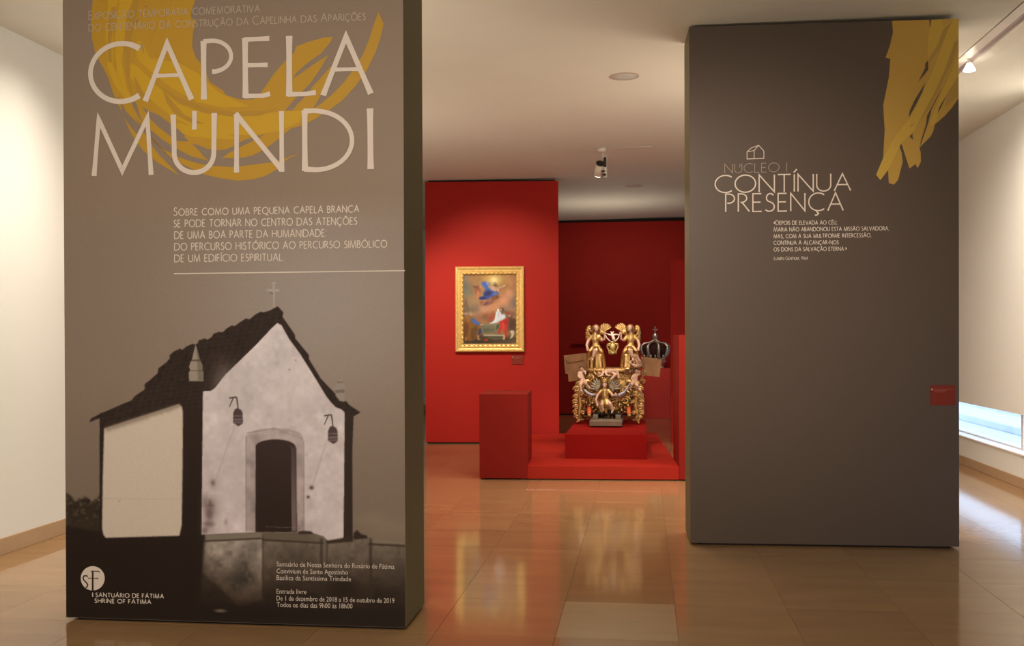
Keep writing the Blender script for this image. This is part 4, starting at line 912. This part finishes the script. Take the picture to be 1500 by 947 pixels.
def wing(name, parent, root, tips, m, d0, d1, wid):
    """fan of overlapping feathers from root to each tip"""
    b = MB()
    for i, (x, y) in enumerate(tips):
        a_ = np.array(G(*root, d0)); c_ = np.array(G(x, y, d1+.004*i)); mid = (a_+c_)/2+np.array([0, -.012, .012])
        ax = (c_-a_); L = np.linalg.norm(ax); ax = ax/L; sd = np.array([-ax[2], 0, ax[0]])*wid*S
        vs = []
        for t_, w_ in ((0, .35), (.3, .9), (.6, 1.1), (.85, .9), (1, .25)):
            p = (1-t_)**2*a_+2*t_*(1-t_)*mid+t_*t_*c_; vs += [p-sd*w_+[0, .004, 0], p-[0, .006, 0], p+sd*w_+[0, .004, 0], p+[0, .008, 0]]
        b.add(vs, [(q*4+k, q*4+(k+1) % 4, q*4+4+(k+1) % 4, q*4+4+k) for q in range(4) for k in range(4)]+[(3, 2, 1, 0), (16, 17, 18, 19)])
    # shoulder coverts
    for i in range(len(tips)):
        x, y = tips[i]; t_ = .32; b.ell(G(root[0]+(x-root[0])*t_, root[1]+(y-root[1])*t_, d0-.012), (wid*S*1.1, .010, wid*S*1.4), 8)
    return b.build(name, m, parent, True)
def angel(cx_, sg, tag_):
    """seated winged angel; sg=+1 looks right (the left angel), -1 mirrored"""
    X = lambda x: cx_+sg*x
    D = -.02
    an = figure('angel', sc, [
        ('e', X(1.2), 483.6, D-.035, 3.5, 3.7, 4.3), ('e', X(1.6), 486.8, D-.05, 2.2, 2.2, 2.3), [(X(1.4), 484.2, D-.062, .75), (X(1.5), 485.8, D-.072, .75)],
        [(X(.6), 487, D-.02, 1.9), (X(-.4), 493, D-.01, 2.2)], [(X(-.4), 494, D, 4.0), (X(-.3), 500, D, 5.0), (X(0), 507, D, 4.4), (X(1), 514, D-.02, 5.4)], [(X(-5), 495, D, 2.6), (X(4.6), 495, D, 2.6)],
        [(X(4.8), 495.5, D, 2.5), (X(10), 501.5, D-.05, 2.2), (X(13.5), 500, D-.09, 1.7), (X(13.8), 494.5, D-.1, 1.4), (X(14), 491.6, D-.1, 1.7)],
        [(X(13.4), 491.5, D-.105, .7), (X(14.8), 489.3, D-.11, .5)], [(X(14.6), 491.5, D-.105, .7), (X(16.2), 490.6, D-.11, .5)], [(X(14), 491.5, D-.11, .7), (X(15.6), 489.8, D-.115, .5)], [(X(14.4), 492.4, D-.105, .7), (X(16.4), 491.8, D-.115, .5)], [(X(13), 492, D-.1, .7), (X(12), 490, D-.11, .55)],
        [(X(-5.4), 495.5, D, 2.5), (X(-10.5), 502, D-.02, 2.1), (X(-12.6), 508, D-.06, 1.8), (X(-11.2), 513, D-.09, 1.7)],
        [(X(-11), 513, D-.09, .8), (X(-9.6), 516, D-.11, .6)], [(X(-11.8), 513.3, D-.09, .8), (X(-11), 516.6, D-.11, .6)], [(X(-12.4), 513, D-.09, .8), (X(-12.4), 516.4, D-.1, .6)], [(X(-10.2), 512.4, D-.1, .8), (X(-8.4), 514, D-.11, .6)],
        [(X(1), 514, D-.05, 4.2), (X(0.2), 517, D-.17, 3.4), (X(-2), 523.5, D-.16, 2.5), (X(-3.6), 528, D-.15, 1.7), (X(-3.2), 530, D-.19, 1.5)],
        ], M_flesh, .0065, 1)
    # gold tunic with folds over the torso and lap
    t_ = [[(X(-.4), 493.5, D-.0, 4.8), (X(-.4), 500, D, 5.7), (X(.2), 506, D, 5.1), (X(.5), 512, D-.01, 7.2), (X(0), 520, D+.02, 8.5), (X(1), 531, D+.04, 8.8), (X(2), 541, D+.05, 10.2)], [(X(-6), 495.5, D, 3.0), (X(5.4), 495.5, D, 3.0)],
          [(X(5), 496, D, 3.4), (X(9), 500.5, D-.04, 3.3)], [(X(-5.6), 496, D, 3.2), (X(-8.6), 500, D-.01, 2.7)],
          [(X(4), 512, D-.03, 4.5), (X(9), 518, D-.05, 3.6), (X(11), 528, D-.02, 3.4), (X(12), 540, D, 3.6)], [(X(-4), 513, D-.04, 4), (X(-8), 517, D-.07, 2.8), (X(-9.5), 526, D-.03, 2.8), (X(-11), 540, D, 3.2)],
          [(X(1), 513, D-.1, 4.6), (X(2), 515.5, D-.15, 3.6)], [(X(2), 522, D-.06, 3), (X(2.4), 541, D-.07, 3.2)], [(X(6.6), 524, D-.06, 2.4), (X(7.6), 541, D-.07, 2.8)], [(X(-5), 528, D-.06, 2.4), (X(-5.4), 541, D-.06, 2.8)]]
    figure('golden_robe', an, t_, M_gilt if sg > 0 else M_gilt, .008, 1)
    b = MB(); b.ell(G(X(.6), 481.8, D-.012), (rad(4.6), rad(4.2), rad(4.0)), 14)
    for s2 in (-1, 1): b.tube([(*G(X(.6)+s2*3.4, 482, D-.02), rad(2.0)), (*G(X(.6)+s2*4.4, 487, D-.01), rad(2.1)), (*G(X(.2)+s2*4.0, 492, D), rad(1.5))], 8)
    for k in range(9): curl(b, G(X(-3+k*.95), 479.6+abs(k-4)*.7, D-.035), rad(1.1), rad(.4), k, 1.2)
    b.build('hair', M_goldhair, an, True)
    b = MB()
    for s2 in (-1, 1): b.ell(G(X(1.5)+s2*1.35, 483.6, D-.066), (rad(.5), rad(.3), rad(.34)), 8)
    b.build('eyes', M_hair, an, True)
    b = MB(); b.ell(G(X(1.6), 486.6, D-.069), (rad(.75), rad(.3), rad(.26)), 8); b.build('mouth', mat('lip_paint', (.45, .10, .08), .4), an, True)
    wing('wing', an, (X(5), 495), [(X(23), 482.2), (X(22.4), 480.2), (X(20.5), 478.4), (X(18), 477), (X(15), 476.2), (X(12), 476.6), (X(9.4), 478), (X(8), 481)], M_gilt, D+.03, D+.02, 1.9)
    wing('wing', an, (X(-9.5), 483.5), [(X(-6), 490), (X(-14), 488), (X(-14.4), 494), (X(-14), 500), (X(-13), 506), (X(-11.4), 511), (X(-10), 513)], M_gilt, D+.03, D+.015, 1.9)
    MB().ell(G(X(-9.4), 484, D+.03), (rad(4.2), rad(1.6), rad(4.6)), 14).build('wing_shoulder', M_giltd, an, True)
    return an
angel(873.5, 1, 'l'); angel(924.5, -1, 'r')
# white dove with ribbon straps and the hanging golden heart
dv = figure('dove', sc, [[(896, 488.5, -.12, .7), (897.5, 491, -.125, 1.2), (898.6, 494.5, -.13, 1.8), (900, 499, -.13, 2.5), (901, 501, -.13, 1.8)], ('e', 899.7, 489.5, -.13, 1.2, 1.2, 1.2),
     [(899, 494.6, -.13, 1.4), (903, 492.8, -.13, 1.3), (906.8, 493.4, -.12, .8)], [(897.8, 494, -.13, 1.3), (893, 493, -.13, 1.0), (890, 491.5, -.12, .6)], [(898.4, 493, -.12, 1.2), (900.4, 488.6, -.12, .5)]], M_dove, .005, 1)
MB().tube([(*G(887.6, 491.5, -.12), rad(.75)), (*G(890, 497.5, -.125), rad(.75)), (*G(895, 502.6, -.13), rad(.75))], 8).tube([(*G(908.5, 492, -.12), rad(.75)), (*G(907, 498, -.125), rad(.75)), (*G(902.5, 502.6, -.13), rad(.75))], 8).tube([(*G(888, 491.5, -.12), rad(.55)), (*G(896, 492.8, -.125), rad(.55))], 8).build('ribbon', M_dove, sc, True)
M_heart = mat('pale_gilt', (.62, .50, .20), .3, metal=.7, noise=.2, nscale=25, bump=.5)
b = MB(); b.ell(G(898.6, 511, -.12), (rad(4.6), rad(3), rad(6)), 16).ell(G(898.6, 504.5, -.12), (rad(3.6), rad(2.4), rad(2.2)), 12).ell(G(898.6, 519.6, -.12), (rad(4.4), rad(2.6), rad(2.4)), 12)
for sg in (-1, 1):
    b.tube([(*G(898.6+sg*3, 506, -.12), rad(1)), (*G(898.6+sg*7.2, 507, -.12), rad(1.1)), (*G(898.6+sg*7.6, 511.5, -.12), rad(1.2)), (*G(898.6+sg*5.2, 516, -.12), rad(1.1)), (*G(898.6+sg*5, 520.4, -.12), rad(1))], 8)
    curl(b, G(898.6+sg*6, 507.5, -.14), rad(2), rad(.6), 0, 1.4, sg); curl(b, G(898.6+sg*3, 517.5, -.14), rad(1.8), rad(.6), 2, 1.4, sg)
b.build('hanging_gilt_cartouche', M_heart, sc, True)
# central winged figure on the front
Dc = -.31
cf = figure('front_figure', sc, [('e', 888, 564.4, Dc-.02, 3.3, 3.4, 4.3), ('e', 888, 567.6, Dc-.035, 2, 2, 2), [(888, 565, Dc-.047, .7), (888, 566.6, Dc-.056, .7)], [(888, 567.5, Dc, 2), (888, 572, Dc, 2.2)], [(884, 572.5, Dc, 2.6), (893, 572.5, Dc, 2.6)],
      [(888, 573, Dc, 4), (888.5, 580, Dc, 4.6), (889, 586, Dc, 4.4)], [(893, 573, Dc, 2.4), (898, 577.4, Dc-.03, 2.1), (899, 580, Dc-.05, 1.8), (903.6, 578, Dc-.08, 1.5)], [(903, 577.6, Dc-.085, .8), (905.4, 576.4, Dc-.09, .6)], [(903.4, 578.4, Dc-.085, .8), (905.8, 578.2, Dc-.09, .6)], [(903, 579.2, Dc-.085, .8), (905, 580, Dc-.09, .6)], [(902.5, 577, Dc-.08, .7), (903.4, 575.2, Dc-.085, .55)],
      [(883.4, 573, Dc, 2.4), (878, 579, Dc-.02, 2.1), (875.6, 586, Dc-.04, 1.7), (877.4, 592, Dc-.05, 1.4)], [(877.4, 592, Dc-.05, .8), (879, 594.8, Dc-.06, .6)], [(876.8, 592, Dc-.05, .7), (877, 595, Dc-.06, .6)], [(878, 591, Dc-.05, .7), (880.4, 593, Dc-.06, .55)],
      [(889, 586, Dc, 4), (896, 592, Dc-.05, 3.2), (899.6, 600, Dc-.03, 2.2), (898, 604, Dc-.05, 1.4)], [(887, 586, Dc, 3.6), (884, 593, Dc-.03, 2.8), (886, 601, Dc-.01, 2)]], M_flesh, .0065, 1)
figure('golden_robe', cf, [[(888, 572.5, Dc, 4.8), (888.4, 580, Dc, 5.3), (889, 586, Dc, 5.2), (892, 592, Dc-.02, 6), (897, 598, Dc, 4)], [(883.4, 573.4, Dc, 3.2), (880, 577.5, Dc-.01, 2.9)], [(893, 573.4, Dc, 3.2), (896.6, 576.6, Dc-.02, 2.9)], [(884, 588, Dc, 3), (881, 598, Dc, 2.4), (884, 604, Dc, 2)], [(889, 592, Dc, 3), (890, 604, Dc, 2.2)]], M_gilt, .008, 1)
b = MB(); b.ell(G(888, 561.4, Dc-.01), (rad(4), rad(3.8), rad(3)), 14)
for s2 in (-1, 1): b.tube([(*G(888+s2*3.2, 562, Dc), rad(1.6)), (*G(888+s2*5, 566, Dc), rad(1.9)), (*G(888+s2*5, 570, Dc), rad(1.4))], 8)
b.build('hair', M_hair, cf, True)
b = MB().lathe([(rad(4.1), 0), (rad(4.5), .008), (rad(3.9), .02), (rad(4.4), .045), (rad(3.6), .05)], G(888, 561.4, Dc-.01), 16)
for k in range(8): b.ell((G(888, 0)[0]+rad(4)*math.cos(k*.785), Dc-.01+rad(4)*math.sin(k*.785), G(0, 556.6)[2]+.012), (rad(.8), rad(.8), rad(1.2)), 8)
b.build('golden_crown', M_gilt, cf, True)
b = MB()
for s2 in (-1, 1): b.ell(G(888+s2*1.3, 564.4, Dc-.05), (rad(.5), rad(.3), rad(.32)), 8)
b.build('eyes', M_hair, cf, True)
wing('wing', cf, (883, 573), [(866, 571), (866.4, 566), (868, 561.5), (871, 558), (875, 556), (879, 557)], M_greywing, Dc+.03, Dc+.05, 2.2)
wing('wing', cf, (893, 573), [(912, 570), (912, 565), (909.6, 560.5), (906, 558), (901, 557), (897, 559)], M_greywing, Dc+.03, Dc+.05, 2.2)
# lilac drapery swags
figure('lilac_drapery', sc, [[(858, 572, -.24, 1.6), (863, 577, -.26, 2.6), (869, 580, -.27, 3.2), (875, 579, -.27, 1.8)], [(901, 581, -.27, 1.8), (908, 580, -.29, 3.4), (915, 576, -.28, 2.4), (920, 569, -.26, 1.7), (923, 563, -.24, 1.3)], [(880, 590, -.3, 1.6), (888, 594, -.32, 1.8), (893, 595, -.32, 1.2)]], M_lilac, .008, 1)
# putti (small nude children)
def putto(name, head, neck, chest, hip, arms, legs, hairc=M_hair, face=(0, .3)):
    parts = [('e', *head, 3.4, 3.5, 3.7), [(*neck, 1.7), (*chest, 3.3)], [(*chest, 3.6), (*hip, 4.0)]]
    for A in arms:
        parts.append([(x, y, d, r) for (x, y, d), r in zip(A, (1.9, 1.7, 1.3))]); e = A[-1]
        for k in range(4): parts.append([(e[0], e[1], e[2], .7), (e[0]+1.3*math.cos(k*.6-.6), e[1]-1.2+.5*k, e[2]-.012, .45)])
    for L in legs: parts.append([(x, y, d, r) for (x, y, d), r in zip(L, (2.9, 2.4, 1.7, 1.4))])
    o = figure(name, sc, parts, M_flesh, .0065, 1)
    b = MB(); b.ell(G(head[0], head[1]-1.3, head[2]+.01), (rad(3.7), rad(3.4), rad(3.0)), 12)
    for k in range(7): curl(b, G(head[0]-3+k, head[1]-3.2+abs(k-3)*.6, head[2]-.02), rad(1.1), rad(.45), k, 1.2)
    b.build('hair', hairc, o, True)
    b = MB()
    for s2 in (-1, 1): b.ell(G(head[0]+face[0]+s2*1.2, head[1]+face[1], head[2]-.028), (rad(.42), rad(.3), rad(.3)), 8)
    b.build('eyes', M_hair, o, True)
    return o
putto('putto', (854, 542.5, -.1), (853, 546, -.1), (852, 550, -.1), (855, 558, -.12), [[(850, 548, -.11), (849, 553.5, -.13), (852, 556, -.17)], [(855, 547, -.1), (859, 546, -.12), (859.6, 550, -.15)]], [[(854, 559, -.12), (852.6, 566, -.2), (853.4, 573, -.2), (855, 575, -.22)], [(857, 559, -.12), (861, 564, -.22), (865, 569.6, -.2), (868, 571, -.22)]])
putto('putto', (933, 545.5, -.12), (931.5, 550, -.12), (931, 554, -.12), (930, 561, -.14), [[(934, 552, -.12), (937.5, 550, -.12), (937, 546.5, -.14)], [(928, 553, -.13), (925.6, 557, -.16), (928, 560, -.18)]], [[(929, 561, -.15), (925.5, 565, -.22), (924, 570, -.2), (925, 573, -.2)], [(932, 562, -.14), (934, 567, -.2), (936, 571, -.18), (938, 573, -.2)]])
putto('putto', (929.6, 524.6, -.12), (931, 528, -.11), (933.6, 531.5, -.1), (937, 537, -.1), [[(930.5, 530, -.11), (926, 531, -.14), (924, 533.4, -.16)], [(935, 529, -.1), (935, 526, -.12), (934, 524, -.14)]], [[(936, 538, -.11), (932, 538.5, -.2), (926.5, 536, -.22), (923.6, 533, -.24)], [(938, 537, -.1), (936.5, 530.5, -.17), (933, 525, -.2), (932, 522.4, -.22)]], M_goldhair)
putto('putto', (880, 548.8, -.24), (883, 548.6, -.24), (889, 546.6, -.24), (899, 545.6, -.25), [[(886, 546, -.25), (884, 551.6, -.28), (880, 553, -.3)], [(888, 546, -.26), (891, 551, -.3), (894, 552, -.3)]], [[(899, 545, -.26), (905, 544.6, -.29), (907.4, 551, -.3), (908, 555, -.31)], [(899, 547, -.26), (903, 551, -.3), (899, 555, -.31), (897, 556, -.32)]], M_goldhair)
# small horn / trumpet mouth
b = MB().tube([(*G(920, 545, -.42), rad(5)), (*G(920, 545, -.40), rad(4.6)), (*G(919.6, 544.6, -.33), rad(2.8)), (*G(917, 543, -.2), rad(1.6))], 18, False)
h = b.build('horn', M_gilt, sc, True); MB().tube([(*G(920, 545, -.424), rad(3.6)), (*G(920, 545, -.421), rad(3.6))], 18, False).build('horn_mouth', mat('horn_inside', (.09, .03, .015), .6), h)
b = MB()   # dark ring hoop at right
b.tube([(*G(936+9*math.cos(a_), 536+12*math.sin(a_), .02), rad(.6)) for a_ in [math.radians(d_) for d_ in range(-50, 80, 12)]], 8).build('thin_silver_hoop', M_silver, sc, True)
b = MB()
for (x, y) in ((941, 552), (940, 558), (943, 562), (944, 547), (862, 560), (846, 564)): curl(b, G(x, y, .0), rad(3), rad(.9), x, 1.5)
b.build('side_scrolls', M_giltd, sc, True)['kind'] = 'stuff'

# ------------------------------------------------------------------ crown on its plinth
tag(MB().box((-.12, 18.45, 0), (.86, 19.1, .893), .003).build('display_plinth', mat('red_plinth_paint', (.52, .03, .02), .6)), 'red plinth at the back under the silver crown', 'plinth')
cr = thing('silver_crown', 'tarnished silver crown with tall orb and cross behind the sculpture', 'crown', (.215, 18.68, .893))
K = 18.6/1500
def K_(p): return p*K
MB().lathe([(K_(13.5), 0), (K_(13.5), .02), (K_(12.5), .05)], n=28).build('stand', M_glassy, cr, True)
b = MB(); b.lathe([(K_(13.6), .05), (K_(14.6), .055), (K_(14.4), .08), (K_(15.2), .10), (K_(15.6), .16), (K_(16.2), .17), (K_(15.6), .185), (K_(14.8), .18), (K_(13.6), .1)], n=36)
b.build('ring_band', M_silver, cr, True)
b = MB()
for k in range(16):
    a_ = k*math.pi/8; b.ell((K_(16)*math.cos(a_), K_(16)*math.sin(a_), .215), (K_(1.4), K_(1.4), .035), 8)
    b.ell((K_(15.4)*math.cos(a_+.2), K_(15.4)*math.sin(a_+.2), .12), (K_(1), K_(1), .018), 8)
b.build('band_ornament', M_silver, cr, True)['kind'] = 'stuff'
for k in range(8):
    a_ = k*math.pi/4+.25; P = [(15.5, .17, 1.7), (18.5, .25, 2.2), (20.6, .34, 2.3), (20.2, .40, 2.1), (16, .445, 1.8), (10, .455, 1.5), (5, .475, 1.4), (2, .51, 1.5)]
    MB().tube([(K_(r_)*math.cos(a_), K_(r_)*math.sin(a_), z_, K_(w_)) for r_, z_, w_ in P], 8).build('arch', M_silver, cr, True)
MB().lathe([(K_(2), .45), (K_(3.2), .49), (K_(1.6), .505), (K_(1.5), .52), (K_(3.6), .535), (K_(4.3), .565), (K_(4.3), .58), (K_(3.6), .61), (K_(1.6), .63), (K_(1), .64)], n=20).build('orb', M_silver, cr, True)
MB().box((-.009, -.006, .63), (.009, .006, .735)).box((-.032, -.006, .685), (.032, .006, .703)).ell((-.032, 0, .694), (.012, .008, .014), 8).ell((.032, 0, .694), (.012, .008, .014), 8).ell((0, 0, .738), (.013, .008, .013), 8).build('cross', M_silver, cr, True)
M_velvet = mat('dark_velvet', (.03, .006, .006), .9)
MB().lathe([(K_(14.5), .18), (K_(16.5), .25), (K_(17.8), .34), (K_(15), .40), (K_(8), .43), (K_(2), .44)], n=28).build('velvet_cap', M_velvet, cr, True)

# rest the litter on its pedestal: its lowest carved point touches the top
bpy.context.view_layer.update()
mz = min((c.matrix_local @ Vector(v.co)).z for c in sc.children if c.type == 'MESH' for v in c.data.vertices)
sc.location.z = .4085-mz
